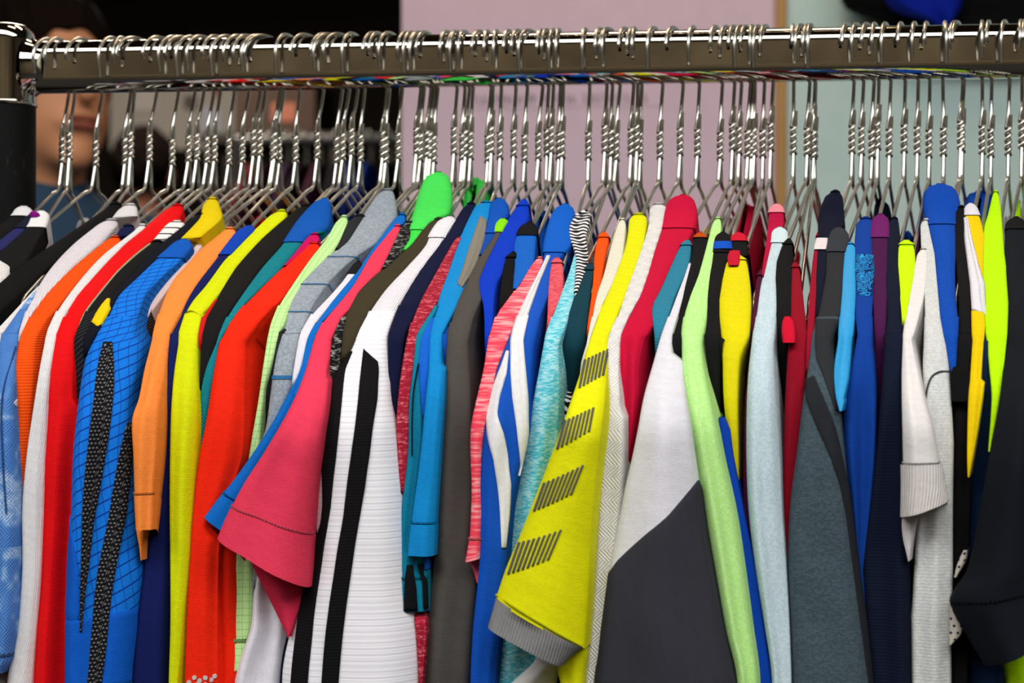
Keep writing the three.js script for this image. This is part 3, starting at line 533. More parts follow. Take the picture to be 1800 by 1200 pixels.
garment({ n: TEE, c: 't-shirt', s: 'navy t-shirt right of the peach one', l: 'dark navy long sleeve shirt with royal blue collar right of the peach one', col: 0x101a54, collar: [0x0a3fae, 50], R: [[399, 432, 446], [410, 416, 448], [450, 385, 420], [510, 340, 368], [590, 300, 325]], S: [[600, 299, 324], [700, 284, 310], [800, 275, 306], [900, 266, 305], [1000, 254, 304], [1100, 241, 303], [1200, 232, 302]], dz: -0.002 });
garment({ n: TEE, c: 't-shirt', s: 'lime yellow shirt', l: 'acid lime yellow long sleeve shirt between navy and orange red', col: [0xd2dc04, 'fine', { r: 0.78 }], R: [[371, 490, 502], [380, 474, 505], [420, 432, 480], [460, 392, 440], [500, 362, 405], [535, 336, 375], [555, 326, 356], [590, 315, 352]], S: [[600, 313, 350], [700, 303, 350], [800, 300, 349], [900, 299, 341], [1000, 300, 333], [1100, 300, 323], [1200, 297, 317]], dz: 0.004, fold: 0.003 }, (r) => {
  add({ root: r.root }, 'shoulder_seam', r.D.cord([[326, 553], [338, 548], [354, 556]], 0.0005), 0xb0b804);
});
garment({ n: TEE, c: 't-shirt', s: 'red shirt sliver right of the lime one', l: 'thin sliver of a red shirt between lime and black', col: 0xc81a1a, R: [[430, 452, 462], [500, 398, 410], [560, 356, 366], [590, 350, 360]], S: [[600, 350, 359], [640, 350, 357], [1200, 330, 345]], dz: -0.008 });
garment({ n: TEE, c: 't-shirt', s: 'black shirt right of the lime one', l: 'plain black shirt with wide shoulder between lime and teal', col: 0x151414, R: [[361, 532, 546], [372, 516, 549], [420, 460, 510], [470, 415, 462], [520, 385, 425], [560, 364, 398], [590, 356, 388]], S: [[600, 354, 388], [650, 352, 378], [700, 350, 370], [1200, 330, 350]], dz: -0.006 });
garment({ n: POLO, c: 'polo shirt', s: 'teal polo with a royal blue collar', l: 'teal knit polo with ribbed royal blue collar', col: [0x127f8c, 'pique', { b: 0.0009 }], collar: [[0x0a54b0, 'ribAcross', { b: 0.0009 }], 76, 'ribbed royal blue collar'], R: [[351, 564, 577], [360, 550, 580], [390, 523, 580], [430, 497, 560], [470, 462, 510], [520, 425, 466], [560, 399, 434], [590, 386, 414]], S: [[600, 383, 408], [650, 362, 394], [700, 352, 388], [770, 347, 378], [900, 339, 368], [1000, 332, 355], [1100, 323, 350], [1200, 312, 340]], dz: -0.004 });
garment({ n: TANK, c: 'tank top', s: 'magenta top', l: 'magenta top showing its neck behind the orange red jersey', col: 0xc4095a, R: [[412, 548, 558], [420, 538, 562], [445, 518, 550], [500, 470, 500], [590, 402, 425]], S: [[600, 400, 420], [1200, 385, 400]], dz: -0.02 });
garment({ n: JER, c: 'jersey', s: 'orange red jersey', l: 'vivid orange red jersey with white dot print low on the sleeve', col: [0xee2406, 'fine', { r: 0.78 }], R: [[428, 546, 558], [438, 535, 563], [465, 504, 556], [500, 465, 525], [540, 428, 485], [570, 405, 458], [590, 394, 445]], S: [[600, 385, 436], [640, 378, 434], [700, 370, 432], [750, 362, 432], [800, 352, 429], [850, 345, 413], [900, 340, 394], [1000, 334, 386], [1100, 329, 386], [1200, 326, 386]], fold: 0.004, dz: 0.004,
    extra: [{ n: 'sleeve_fold', rows: [[840, 395, 432], [900, 386, 424], [1000, 384, 420], [1100, 384, 419], [1200, 384, 419], [1400, 384, 420]], col: [0xee2406, 'fine', { r: 0.78 }], dz: -0.002 }] }, (r) => {
  const white = cloth(0xe8e4e2, 'fine'), dg = new THREE.CylinderGeometry(0.0011, 0.0011, 0.0005, 14).rotateX(Math.PI / 2);
  for (const [u, v] of [[338, 1195], [347, 1187], [357, 1192], [366, 1187], [374, 1192], [380, 1186], [352, 1199], [366, 1199], [345, 1204], [360, 1207], [375, 1204]]) { const [i, a] = r.S.find(u, v), p = r.S.at(i, a).addScaledVector(r.S.normal(i, a), 0.0003); const m = mesh('dot', dg, white, r.sleeve); m.position.copy(p); }
});
garment({ n: TEE, c: 't-shirt', s: 'pale green grid t-shirt', l: 'pale mint t-shirt with fine grid weave and stitched hem', col: P.greenGrid, R: [[381, 602, 609], [392, 590, 611], [420, 574, 604], [450, 550, 584], [500, 515, 550], [540, 490, 525], [570, 478, 507], [590, 473, 502]], S: [[600, 470, 499], [650, 462, 490], [700, 455, 482], [800, 438, 468], [900, 425, 458], [980, 414, 448], [1080, 411, 447], [1130, 409, 440], [1178, 408, 427]], hem: 0.075, dz: -0.006, stitch: 0x8fbf74 });
garment({ n: TEE, c: 't-shirt', s: 'charcoal shirt left of the grey one', l: 'charcoal shirt between the mint grid and light grey ones', col: 0x26272b, R: [[379, 628, 640], [390, 612, 644], [430, 594, 630], [480, 560, 590], [540, 520, 548], [590, 490, 518]], S: [[600, 488, 514], [680, 465, 490], [750, 457, 478], [1200, 440, 460]], dz: -0.012 });
garment({ n: JER, c: 'jersey', s: 'light grey jersey with blue lines', l: 'light blue grey jersey with tall collar and thin blue seam lines', col: P.greyBlue, dip: 0.05, R: [[334, 676, 688], [342, 664, 693], [365, 648, 698], [395, 630, 695], [425, 610, 668], [455, 572, 625], [495, 532, 582], [540, 508, 550], [590, 495, 534]], S: [[600, 492, 530], [650, 482, 518], [700, 475, 510], [750, 468, 500], [800, 455, 478], [1200, 440, 465]], dz: 0.0, fold: 0.003 }, (r) => {
  for (const v of [452, 500, 548]) { const [i] = r.D.find(560, v); add({ root: r.root }, 'seam_line', r.D.sheet(i, i + 0.3, 1, [0.02, 0.2, 0.4, 0.6, 0.8, 1, 1.08], 0.0006), 0x2f6ea0, 'blue seam line'); }
  { const [i] = r.S.find(490, 660); add(r, 'seam_line', r.S.sheet(i, i + 0.4, 1, [0.02, 0.2, 0.4, 0.6, 0.8, 0.98], 0.0006), 0x2f6ea0, 'blue seam line'); }
  add({ root: r.root }, 'shoulder_panel', r.D.sheet(18, 42, 14, [1.03, 1.1, 1.18, 1.26], 0.0007), 0x8a9099, 'grey shoulder panel');
});
garment({ n: POLO, c: 'polo shirt', s: 'white shirt with black neck trim', l: 'white shirt with black trimmed neck under the blue and coral sleeves', col: 0xdfdde8, collar: [0x151517, 20, 'black trim'], R: [[462, 626, 634], [472, 618, 638], [495, 602, 632], [520, 580, 610], [555, 548, 580], [590, 528, 558]], S: [[600, 525, 555], [650, 516, 549], [700, 509, 535], [800, 480, 505], [900, 462, 488], [990, 455, 482], [1040, 447, 498], [1100, 442, 505], [1150, 426, 498], [1200, 414, 492]], dz: 0.0, fold: 0.004 });
garment({ n: TEE, c: 't-shirt', s: 'blue t-shirt under the coral one', l: 'mid blue t-shirt whose short sleeve peeks from under the coral sleeve', col: [0x0a66c0, 'fine'], R: [[377, 703, 711], [388, 692, 713], [430, 660, 690], [480, 625, 655], [530, 584, 610], [570, 556, 580], [590, 545, 570]], S: [[540, 600, 568, 600], [528, 650, 556, 655], [508, 690, 545, 705], [470, 758, 525, 780], [420, 832, 495, 865], [362, 905, 452, 968]], hem: 0.13, dz: 0.010, back: [405, 948], extra: [{ n: 'shirt_tail', rows: [[1060, 484, 506], [1120, 480, 506], [1200, 474, 506], [1400, 470, 510]], col: [0x0a52c8, 'fine'], dz: -0.006 }] });
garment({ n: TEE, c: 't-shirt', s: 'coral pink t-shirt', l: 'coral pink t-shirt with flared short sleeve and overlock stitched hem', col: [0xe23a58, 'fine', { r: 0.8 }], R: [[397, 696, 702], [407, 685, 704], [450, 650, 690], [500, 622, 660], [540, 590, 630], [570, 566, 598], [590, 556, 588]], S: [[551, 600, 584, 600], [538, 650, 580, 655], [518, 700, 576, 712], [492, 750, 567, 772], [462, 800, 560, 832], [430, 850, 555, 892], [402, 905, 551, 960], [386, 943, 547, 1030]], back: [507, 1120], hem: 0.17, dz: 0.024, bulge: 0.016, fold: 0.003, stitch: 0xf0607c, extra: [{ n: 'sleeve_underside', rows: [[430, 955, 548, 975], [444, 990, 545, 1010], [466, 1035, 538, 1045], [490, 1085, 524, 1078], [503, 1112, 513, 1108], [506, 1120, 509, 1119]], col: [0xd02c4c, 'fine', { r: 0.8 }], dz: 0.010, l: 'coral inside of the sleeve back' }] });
garment({ n: TEE, c: 't-shirt', s: 'black and white flecked knit', l: 'black knit shirt flecked with white, between coral and olive', col: P.saltPepper, R: [[391, 714, 727], [400, 704, 729], [450, 682, 720], [500, 655, 695], [560, 602, 635], [590, 588, 608]], S: [[600, 586, 606], [650, 575, 596], [700, 570, 584], [1200, 540, 560]], dz: -0.004 });
garment({ n: POLO, c: 'polo shirt', s: 'neon green polo', l: 'neon green polo with a tall ribbed collar standing above its neighbours', col: 0x3cd84c, collar: [[0x48dc58, 'ribAcross', { b: 0.0011 }], 100, 'tall ribbed neon green collar'], dip: 0.055, R: [[305, 762, 780], [312, 750, 788], [330, 742, 793], [370, 730, 792], [402, 722, 782], [420, 720, 752], [450, 700, 726], [500, 665, 690], [590, 606, 626]], S: [[600, 600, 618], [1200, 580, 600]], dz: -0.02 });
garment({ n: TEE, c: 't-shirt', s: 'dark olive t-shirt', l: 'dark olive brown t-shirt left of the black striped white jersey', col: [0x3c3524, 'fine'], R: [[385, 766, 778], [395, 750, 783], [430, 722, 766], [460, 690, 740], [490, 652, 715], [515, 628, 682], [555, 610, 660], [590, 603, 652]], S: [[600, 602, 645], [640, 598, 632], [800, 570, 600], [1200, 560, 590]], dz: -0.004, fold: 0.004 });
garment({ n: JER, c: 'jersey', s: 'white jersey with black stripes', l: 'white ribbed jersey with broad black stripes running down the sleeve', col: [0xe4e2ea, 'rib', { b: 0.0008 }], scol: P.whiteStripe, collar: [[0xe6e6ee, 'rib', { b: 0.0008 }], 36], R: [[383, 784, 797], [391, 770, 803], [412, 756, 802], [432, 748, 785], [470, 715, 755], [510, 678, 725], [550, 650, 696], [590, 628, 682], [606, 622, 682]], S: [[606, 622, 682], [640, 601, 688], [700, 575, 688], [750, 560, 697], [800, 552, 705], [850, 549, 712], [900, 552, 715], [950, 550, 718], [1000, 545, 720], [1050, 528, 726], [1100, 514, 735], [1150, 502, 740], [1200, 496, 741]], dz: 0.012, fold: 0.003, bulge: 0.016 }, (r) => {
  const black = [0x0e0d10, 'ribAcross', { b: 0.0006 }];
  add(r, 'stripe', r.S.patch([[616, 622], [592, 648], [583, 675], [580, 700], [577, 750], [577, 800], [579, 850], [579, 885], [575, 915], [562, 950], [550, 990], [540, 1030], [533, 1075], [528, 1120], [524, 1160], [521, 1199]], [[624, 618], [613, 648], [611, 675], [610, 700], [607, 750], [603, 800], [597, 850], [593, 885], [588, 915], [581, 950], [575, 990], [569, 1030], [563, 1075], [559, 1120], [555, 1160], [552, 1199]], 0.0009), black, 'black stripe');
  add(r, 'stripe', r.S.patch([[644, 614], [641, 650], [638, 700], [634, 750], [629, 800], [622, 850], [616, 900], [607, 950], [600, 1000], [592, 1050], [586, 1100], [581, 1150], [577, 1199]], [[668, 636], [670, 650], [669, 700], [664, 750], [660, 800], [654, 850], [645, 900], [636, 950], [629, 1000], [622, 1050], [616, 1100], [611, 1150], [607, 1199]], 0.0009), black, 'black stripe');
  add(r, 'stripe', r.S.patch([[552, 850], [551, 880], [551, 905], [553, 940]], [[556, 850], [560, 880], [562, 905], [566, 940]], 0.0009), black, 'black stripe');
  add(r, 'edging', r.S.cord([[541, 1010], [526, 1055], [515, 1100], [503, 1150], [499, 1199]], 0.0007), 0x121014, 'black edging');
});
garment({ n: TEE, c: 't-shirt', s: 'navy shirt right of the striped jersey', l: 'dark navy shirt right of the black striped white jersey', col: 0x0c1234, R: [[357, 825, 833], [368, 812, 836], [420, 780, 818], [480, 736, 778], [540, 702, 738], [590, 684, 712]], S: [[600, 682, 710], [700, 684, 706], [800, 690, 708], [1200, 705, 725]], dz: -0.006 });
garment({ n: TEE, c: 't-shirt', s: 'maroon heather shirt', l: 'maroon heather knit shirt with long sleeve next to the teal one', col: P.maroonHeather, R: [[414, 808, 815], [425, 797, 817], [480, 766, 795], [530, 739, 770], [570, 723, 752], [590, 718, 746]], S: [[600, 715, 741], [650, 706, 733], [700, 700, 725], [750, 697, 721], [800, 699, 720], [860, 702, 720], [1000, 718, 740], [1100, 730, 750], [1200, 736, 752]], dz: 0.002 });
garment({ n: TEE, c: 't-shirt', s: 'dark teal t-shirt with black stripes', l: 'dark teal t-shirt with frayed seam and black stripes at the sleeve hem', col: [0x0b7a9a, 'pique'], R: [[480, 796, 812], [540, 766, 788], [590, 734, 757]], S: [[600, 731, 753], [650, 726, 748], [700, 720, 744], [800, 717, 742], [900, 705, 732], [940, 701, 740], [985, 698, 750], [1072, 693, 752]], hem: 0.1, dz: 0.003 }, (r) => {
  add(r, 'stripe', r.S.patch([[718, 990], [716, 1030], [715, 1068]], [[726, 990], [733, 1030], [736, 1070]], 0.0012), 0x0c0e12, 'black stripe');
  add(r, 'stripe', r.S.patch([[735, 990], [744, 1020], [746, 1068]], [[742, 990], [750, 1020], [751, 1068]], 0.0012), 0x0c0e12, 'black stripe');
  add(r, 'loose_thread', r.S.cord([[735, 640], [728, 690], [727, 740], [726, 800]], 0.0004, 0.0009), 0x0b1a22, 'frayed dark seam');
});
garment({ n: TEE, c: 't-shirt', s: 'royal blue sleeve beside the teal sleeve', l: 'medium royal blue shirt sliver between teal and sky blue sleeves', col: [0x1460cc, 'fine'], R: [[470, 806, 822], [540, 772, 795], [590, 744, 770]], S: [[600, 739, 765], [650, 734, 760], [700, 738, 756], [740, 742, 752], [1000, 742, 752]], dz: 0.0 });
garment({ n: JER, c: 'jersey', s: 'bright blue jersey with grey panels', l: 'bright sky blue jersey with warm grey shoulder panels and short sleeve', col: [0x0a86cc, 'fine', { r: 0.78 }], R: [[356, 848, 864], [364, 834, 870], [395, 818, 868], [440, 800, 852], [480, 787, 838], [520, 773, 820], [560, 764, 806], [590, 757, 795]], S: [[600, 755, 792], [650, 753, 787], [700, 748, 782], [800, 739, 775], [900, 726, 768], [975, 718, 764]], hem: 0.13, dz: 0.008 }, (r) => {
  add({ root: r.root }, 'shoulder_panel', r.D.patch([[846, 382], [836, 410], [826, 440], [815, 475], [806, 500]], [[856, 390], [854, 410], [848, 440], [836, 470], [814, 506]], 0.001), 0x857f74, 'warm grey shoulder panel');
});
garment({ n: POLO, c: 'polo shirt', s: 'royal blue ribbed collar behind the sky blue jersey', l: 'royal blue polo with broad ribbed collar behind the sky blue jersey', col: 0x0b49a4, collar: [[0x0c50b4, 'ribAcross', { b: 0.0009 }], 60], R: [[351, 872, 884], [360, 863, 892], [395, 858, 894], [440, 845, 878], [500, 822, 850], [590, 778, 805]], S: [[600, 776, 800], [1200, 765, 785]], dz: -0.02 });
garment({ n: TEE, c: 't-shirt', s: 'warm grey shirt with a lime neck tab', l: 'warm dark grey long sleeve shirt with lime green neck tab', col: [0x4c4845, 'fine', { r: 0.75 }], collar: [0x86dc0c, 22, 'lime green neck tab'], R: [[387, 878, 890], [396, 870, 896], [415, 868, 892], [440, 850, 884], [480, 828, 868], [530, 805, 845], [570, 792, 830], [590, 787, 826]], S: [[600, 785, 824], [700, 780, 828], [800, 772, 830], [900, 766, 831], [1000, 761, 842], [1100, 750, 839], [1200, 741, 834]], dz: 0.0, fold: 0.005 });
// --- middle: straps, tanks and the track jacket
garment({ n: TANK, c: 'tank top', s: 'royal blue strap top', l: 'royal blue top with pointed neck looped over the notch of its hanger', col: 0x0438c0, tilt: 0.03, R: [[353, 919, 925], [364, 908, 930], [400, 884, 928], [440, 864, 908], [470, 850, 892], [490, 842, 878], [505, 842, 872], [540, 850, 868], [600, 852, 866], [760, 858, 870], [1200, 858, 872]] });
garment({ n: TANK, c: 'tank top', s: 'black ribbed tank', l: 'black ribbed tank top between royal blue strap and coral heather', col: [0x0e0e10, 'rib', { b: 0.001 }], tilt: 0.04, R: [[446, 898, 908], [456, 888, 914], [490, 882, 916], [530, 878, 908], [600, 876, 900], [760, 874, 892], [1200, 870, 890]] });
garment({ n: POLO, c: 'polo shirt', s: 'mid blue top with a black neck', l: 'mid blue knit top with black neck edge behind the black tank', col: [0x1260c0, 'rib'], collar: [0x0d0e12, 22, 'black neck edge'], R: [[393, 925, 938], [404, 912, 944], [430, 904, 942], [470, 904, 938], [520, 900, 930], [590, 884, 912]], S: [[600, 880, 908], [1200, 860, 880]], dz: -0.03 });
garment({ n: TEE, c: 't-shirt', s: 'coral striped heather t-shirt', l: 'coral pink t-shirt with pale horizontal streaks and curled sleeve end', col: P.coralHeather, R: [[454, 945, 953], [464, 936, 956], [500, 912, 948], [530, 888, 928], [560, 871, 910], [590, 862, 898]], S: [[858, 600, 896, 600], [850, 650, 887, 650], [838, 700, 876, 700], [828, 750, 864, 750], [827, 800, 850, 800], [829, 850, 848, 850], [828, 900, 848, 900], [825, 950, 848, 950], [819, 988, 846, 980]], back: [838, 1028], hem: 0.08, dz: 0.006, extra: [{ n: 'hem_back', rows: [[822, 972, 846, 968], [827, 990, 846, 985], [833, 1005, 845, 1000], [838, 1024, 841, 1023]], col: 0xe2566c, dz: 0.002 }] });
garment({ n: 'track_jacket', c: 'jacket', s: 'blue track jacket with white stripes', l: 'blue track jacket with tall smooth collar and white stripes on shoulder', col: [0x0a4fb8, 'fine', { r: 0.7 }], collar: [[0x0a5cc4, 'fine'], 84, 'tall smooth blue collar'], dip: 0.06, R: [[361, 988, 1000], [370, 975, 1008], [395, 965, 1012], [430, 957, 1004], [455, 955, 985], [480, 946, 978], [520, 928, 964], [560, 911, 950], [590, 898, 944]], S: [[600, 893, 942], [650, 872, 936], [700, 862, 932], [750, 851, 930], [800, 845, 920], [850, 843, 908], [900, 845, 898], [1000, 842, 890], [1100, 832, 882], [1200, 827, 872]], dz: 0.008, fold: 0.004 }, (r) => {
  add({ root: r.root }, 'stripe', r.D.patch([[962, 452], [944, 490], [925, 525], [905, 565], [896, 590]], [[968, 452], [952, 490], [938, 530], [924, 570], [920, 592]], 0.0010), 0xe2e2e6, 'white stripe');
  add(r, 'stripe', r.S.patch([[893, 618], [884, 645], [866, 690], [857, 725], [861, 760], [870, 800], [876, 850], [880, 900], [883, 960]], [[897, 618], [894, 655], [881, 698], [877, 725], [887, 760], [895, 800], [899, 850], [896, 900], [889, 960]], 0.0010), 0xe6e6ea, 'white stripe');
  add(r, 'stripe', r.S.patch([[911, 556], [904, 578], [900, 600], [900, 650], [903, 700], [910, 750], [915, 800], [917, 835]], [[931, 556], [926, 578], [922, 600], [925, 650], [928, 700], [928, 750], [925, 800], [919, 835]], 0.0010), 0xe6e6ea, 'white stripe');
});
garment({ n: TANK, c: 'tank top', s: 'muted coral top', l: 'muted coral pink top behind the track jacket stripe', col: P.pinkHeather, R: [[456, 974, 984], [466, 968, 990], [510, 964, 990], [560, 962, 984], [600, 958, 976], [1200, 950, 970]] });
garment({ n: TEE, c: 't-shirt', s: 'pale teal heather t-shirt', l: 'pale teal heather t-shirt left of the acid yellow barred sleeve', col: P.tealHeather, R: [[431, 1020, 1027], [440, 1012, 1031], [480, 1000, 1032], [520, 985, 1024], [560, 970, 1005], [590, 960, 990]], S: [[600, 957, 984], [650, 948, 984], [700, 938, 984], [750, 929, 982], [800, 920, 980], [900, 900, 970], [1000, 882, 965], [1100, 865, 960], [1200, 853, 950]], dz: -0.002, fold: 0.003 });
garment({ n: TANK, c: 'tank top', s: 'black and white striped top', l: 'black and white striped top twisted round its hanger', col: P.bwStripe, tilt: 0.02, R: [[372, 1022, 1034], [382, 1008, 1038], [398, 999, 1036], [415, 1000, 1030], [450, 1012, 1034], [520, 1008, 1026], [600, 990, 1010], [1200, 970, 990]] });
garment({ n: TANK, c: 'tank top', s: 'deep teal top', l: 'deep dark teal top hanging behind the pale teal heather t-shirt', col: 0x0d3a48, R: [[466, 1032, 1044], [500, 1018, 1040], [550, 1000, 1034], [600, 988, 1030], [650, 986, 1022], [800, 975, 1000], [1200, 960, 990]], tilt: 0.05 });
garment({ n: TANK, c: 'tank top', s: 'orange strap top', l: 'small bright orange ribbed strap between striped and cream tops', col: [0xe8500c, 'ribAcross'], R: [[411, 1057, 1066], [420, 1050, 1071], [450, 1045, 1064], [500, 1042, 1056], [600, 1030, 1045], [1200, 1000, 1020]] });
garment({ n: TEE, c: 't-shirt', s: 'cream t-shirt', l: 'plain cream t-shirt left of the acid yellow one', col: [0xdcd9c6, 'fine'], R: [[386, 1091, 1097], [396, 1085, 1100], [440, 1072, 1096], [480, 1062, 1090], [520, 1049, 1078], [560, 1041, 1064], [590, 1035, 1056]], S: [[600, 1033, 1052], [650, 1020, 1042], [1200, 1000, 1040]], dz: -0.01, extra: [{ n: 'shirt_tail', rows: [[938, 1130, 985, 1140], [940, 1160, 985, 1160], [905, 1192, 980, 1175], [880, 1204, 975, 1200], [860, 1300, 970, 1300]], col: [0xdedcda, 'fine'], dz: 0.006 }] });
{ const yel = [0xdede04, 'fine', { r: 0.72 }];
garment({ n: JER, c: 'jersey', s: 'acid yellow jersey with grey bars', l: 'acid yellow jersey with slanted grey bars and ribbed grey cuff', col: yel, R: [[377, 1114, 1132], [386, 1106, 1138], [415, 1103, 1134], [445, 1096, 1128], [500, 1075, 1118], [540, 1058, 1095], [590, 1040, 1076]], S: [[1036, 600, 1072, 600], [1022, 650, 1068, 655], [1005, 700, 1064, 708], [988, 750, 1058, 762], [969, 800, 1052, 818], [950, 850, 1047, 874], [930, 900, 1043, 930], [910, 950, 1040, 990], [889, 1000, 1036, 1060], [872, 1050, 1030, 1138]], dz: 0.030, bulge: 0.012, fold: 0.0025,
    extra: [{ n: 'cuff', rows: [[872, 1048, 1026, 1136], [866, 1072, 1006, 1152], [858, 1100, 988, 1170]], col: [0x88888a, 'rib', { b: 0.0012 }], dz: 0.0335, l: 'ribbed grey cuff' }, { n: 'sleeve_underside', rows: [[1125, 985, 1030], [1150, 985, 1030], [1175, 980, 1027], [1200, 985, 1024], [1260, 990, 1020]], col: yel, dz: 0.018 }] }, (r) => {
  const bar = cloth(0x5c5a50, 'fine');
  const groups = [[[[1020, 682], [1030, 632]], [[1060, 660], [1068, 614]], 7], [[[982, 788], [996, 738]], [[1036, 758], [1044, 716]], 8], [[[942, 896], [960, 846]], [[1006, 866], [1026, 815]], 9], [[[897, 1006], [916, 950]], [[967, 978], [989, 926]], 9]];
  for (const [[a0, a1], [b0, b1], n] of groups) for (let k = 0; k < n; k++) {
    const t = k / (n - 1), x0 = lerp(a0[0], b0[0], t), y0 = lerp(a0[1], b0[1], t), x1 = lerp(a1[0], b1[0], t), y1 = lerp(a1[1], b1[1], t), w = 1.9;
    mesh('bar', r.S.patch([[x1 - w, y1], [(x0 + x1) / 2 - w, (y0 + y1) / 2], [x0 - w, y0]], [[x1 + w, y1], [(x0 + x1) / 2 + w, (y0 + y1) / 2], [x0 + w, y0]], 0.0005, 2), bar, r.sleeve);
  }
  add(r, 'stitching', r.S.cord([[874, 1044], [905, 1058], [940, 1078], [975, 1100], [1005, 1120], [1024, 1132]], 0.0006), 0xe6e60a);
});
}
garment({ n: JER, c: 'jersey', s: 'white textured jersey', l: 'white pique jersey with crumpled collar between acid yellow and crimson', col: [0xe2e0de, 'twill', { b: 0.0009 }], R: [[359, 1150, 1166], [367, 1142, 1172], [395, 1140, 1174], [430, 1130, 1164], [470, 1116, 1152], [520, 1098, 1135], [560, 1085, 1120], [590, 1072, 1105]], S: [[600, 1068, 1100], [650, 1067, 1098], [700, 1068, 1098], [750, 1060, 1099], [800, 1050, 1100], [900, 1044, 1094], [1000, 1042, 1080], [1100, 1036, 1070], [1200, 1028, 1056]], dz: 0.010, fold: 0.004 });
garment({ n: POLO, c: 'polo shirt', s: 'crimson polo with a tall collar', l: 'deep crimson polo with broad tall collar left of the white and charcoal one', col: [0xc20a36, 'pique'], collar: [[0xc80c3a, 'knit'], 58, 'broad crimson collar'], dip: 0.05, R: [[345, 1192, 1210], [352, 1178, 1218], [372, 1168, 1224], [400, 1163, 1221], [440, 1150, 1204], [480, 1139, 1190], [520, 1125, 1178], [560, 1105, 1156], [590, 1092, 1140]], S: [[600, 1089, 1134], [650, 1087, 1124], [700, 1089, 1124], [750, 1092, 1117], [800, 1094, 1107], [850, 1096, 1100]], dz: 0.0, fold: 0.005 });
garment({ n: TANK, c: 'tank top', s: 'steel blue ribbed strap top', l: 'steel blue ribbed strap looped over its hanger left of the white jersey', col: [0x2b7c98, 'ribAcross', { b: 0.0009 }], tilt: 0.03, R: [[425, 1204, 1213], [434, 1195, 1215], [470, 1178, 1210], [510, 1160, 1192], [535, 1147, 1182], [555, 1146, 1178], [590, 1150, 1174], [640, 1152, 1168], [1200, 1160, 1180]] });
garment({ n: JER, c: 'jersey', s: 'white jersey with a charcoal lower sleeve', l: 'white jersey with large charcoal lower sleeve panel', col: [0xdad9e2, 'fine', { r: 0.75 }], R: [[430, 1225, 1235], [438, 1218, 1240], [480, 1205, 1232], [520, 1190, 1222], [560, 1175, 1210], [590, 1164, 1203]], S: [[600, 1160, 1203], [650, 1145, 1204], [700, 1131, 1210], [750, 1122, 1218], [800, 1112, 1226], [850, 1100, 1234], [900, 1090, 1243], [950, 1079, 1253], [1000, 1069, 1262], [1050, 1064, 1272], [1100, 1058, 1283], [1150, 1052, 1293], [1200, 1045, 1304]], dz: 0.022, bulge: 0.016, fold: 0.0025 }, (r) => {
  add(r, 'lower_panel', r.S.patch([[1226, 842], [1205, 866], [1175, 900], [1140, 930], [1110, 958], [1088, 980], [1072, 1004]].reverse(), [[1302, 1199], [1240, 1199], [1190, 1199], [1140, 1199], [1100, 1199], [1070, 1199], [1046, 1199]].reverse(), 0.0006, 18), [0x33333c, 'fine', { r: 0.75 }], 'charcoal lower sleeve panel');
  add(r, 'lower_panel', r.S.patch([[1227, 842], [1234, 880], [1243, 920], [1253, 970], [1263, 1020], [1274, 1070], [1285, 1120], [1300, 1195]].map(([u, v]) => [u - 10, v + 12]), [[1227, 842], [1236, 866], [1243, 905], [1254, 955], [1264, 1010], [1275, 1062], [1286, 1115], [1303, 1198]], 0.0006, 4), [0x33333c, 'fine', { r: 0.75 }], 'charcoal lower sleeve panel');
});
garment({ n: TEE, c: 't-shirt', s: 'black shirt with an orange neck tab', l: 'black shirt with tiny orange neck tab behind the white charcoal jersey', col: 0x111113, collar: [0xb8480e, 8, 'orange neck tab'], R: [[411, 1226, 1236], [420, 1219, 1243], [460, 1214, 1242], [520, 1200, 1228], [590, 1182, 1208]], S: [[600, 1180, 1206], [1200, 1170, 1190]], dz: -0.03 });
garment({ n: TEE, c: 't-shirt', s: 'soft green heather t-shirt', l: 'soft apple green heather shirt right of the charcoal panel', col: P.palegreen, R: [[384, 1259, 1265], [394, 1252, 1268], [440, 1240, 1266], [480, 1228, 1262], [520, 1212, 1253], [560, 1202, 1243], [590, 1198, 1237]], S: [[600, 1198, 1235], [650, 1200, 1239], [700, 1206, 1249], [750, 1214, 1260], [800, 1222, 1270], [900, 1238, 1292], [1000, 1256, 1307], [1100, 1274, 1320], [1200, 1296, 1332]], dz: 0.014, fold: 0.005 });
garment({ n: TEE, c: 't-shirt', s: 'black shirt with a blue neck band', l: 'black shirt with blue ringed neck band and royal blue sleeve', col: 0x121214, collar: [[0x121214, 'rib'], 34], R: [[411, 1264, 1278], [420, 1257, 1284], [450, 1252, 1286], [520, 1244, 1282], [590, 1240, 1278]], S: [[600, 1240, 1278], [700, 1250, 1278], [800, 1265, 1282], [1200, 1290, 1310]], dz: -0.012,
  extra: [{ n: 'neck_stripe', rows: [[424, 1255, 1286], [430, 1254, 1287], [437, 1253, 1288]], col: 0x0a50c0, dz: 0.003, l: 'royal blue ring' }, { n: 'lower_sleeve', rows: [[733, 1264, 1272], [742, 1261, 1280], [800, 1270, 1288], [900, 1289, 1308], [1000, 1305, 1328], [1100, 1318, 1343], [1200, 1329, 1358], [1400, 1340, 1380]], col: [0x0840b0, 'fine'], dz: 0.006, l: 'royal blue lower sleeve' }] });
garment({ n: TEE, c: 't-shirt', s: 'black top with red neck bands', l: 'black top with two red neck bands behind the yellow vest', col: 0x101012, collar: [0xc81430, 14, 'red neck band'], R: [[411, 1292, 1304], [420, 1285, 1312], [460, 1282, 1316], [520, 1276, 1306], [590, 1266, 1290]], extra: [{ n: 'neck_band', rows: [[440, 1283, 1300], [450, 1279, 1301], [466, 1280, 1298]], col: 0xc01432, dz: 0.004, l: 'lower red neck band' }], S: [[600, 1264, 1286], [1200, 1270, 1290]], dz: -0.03 });
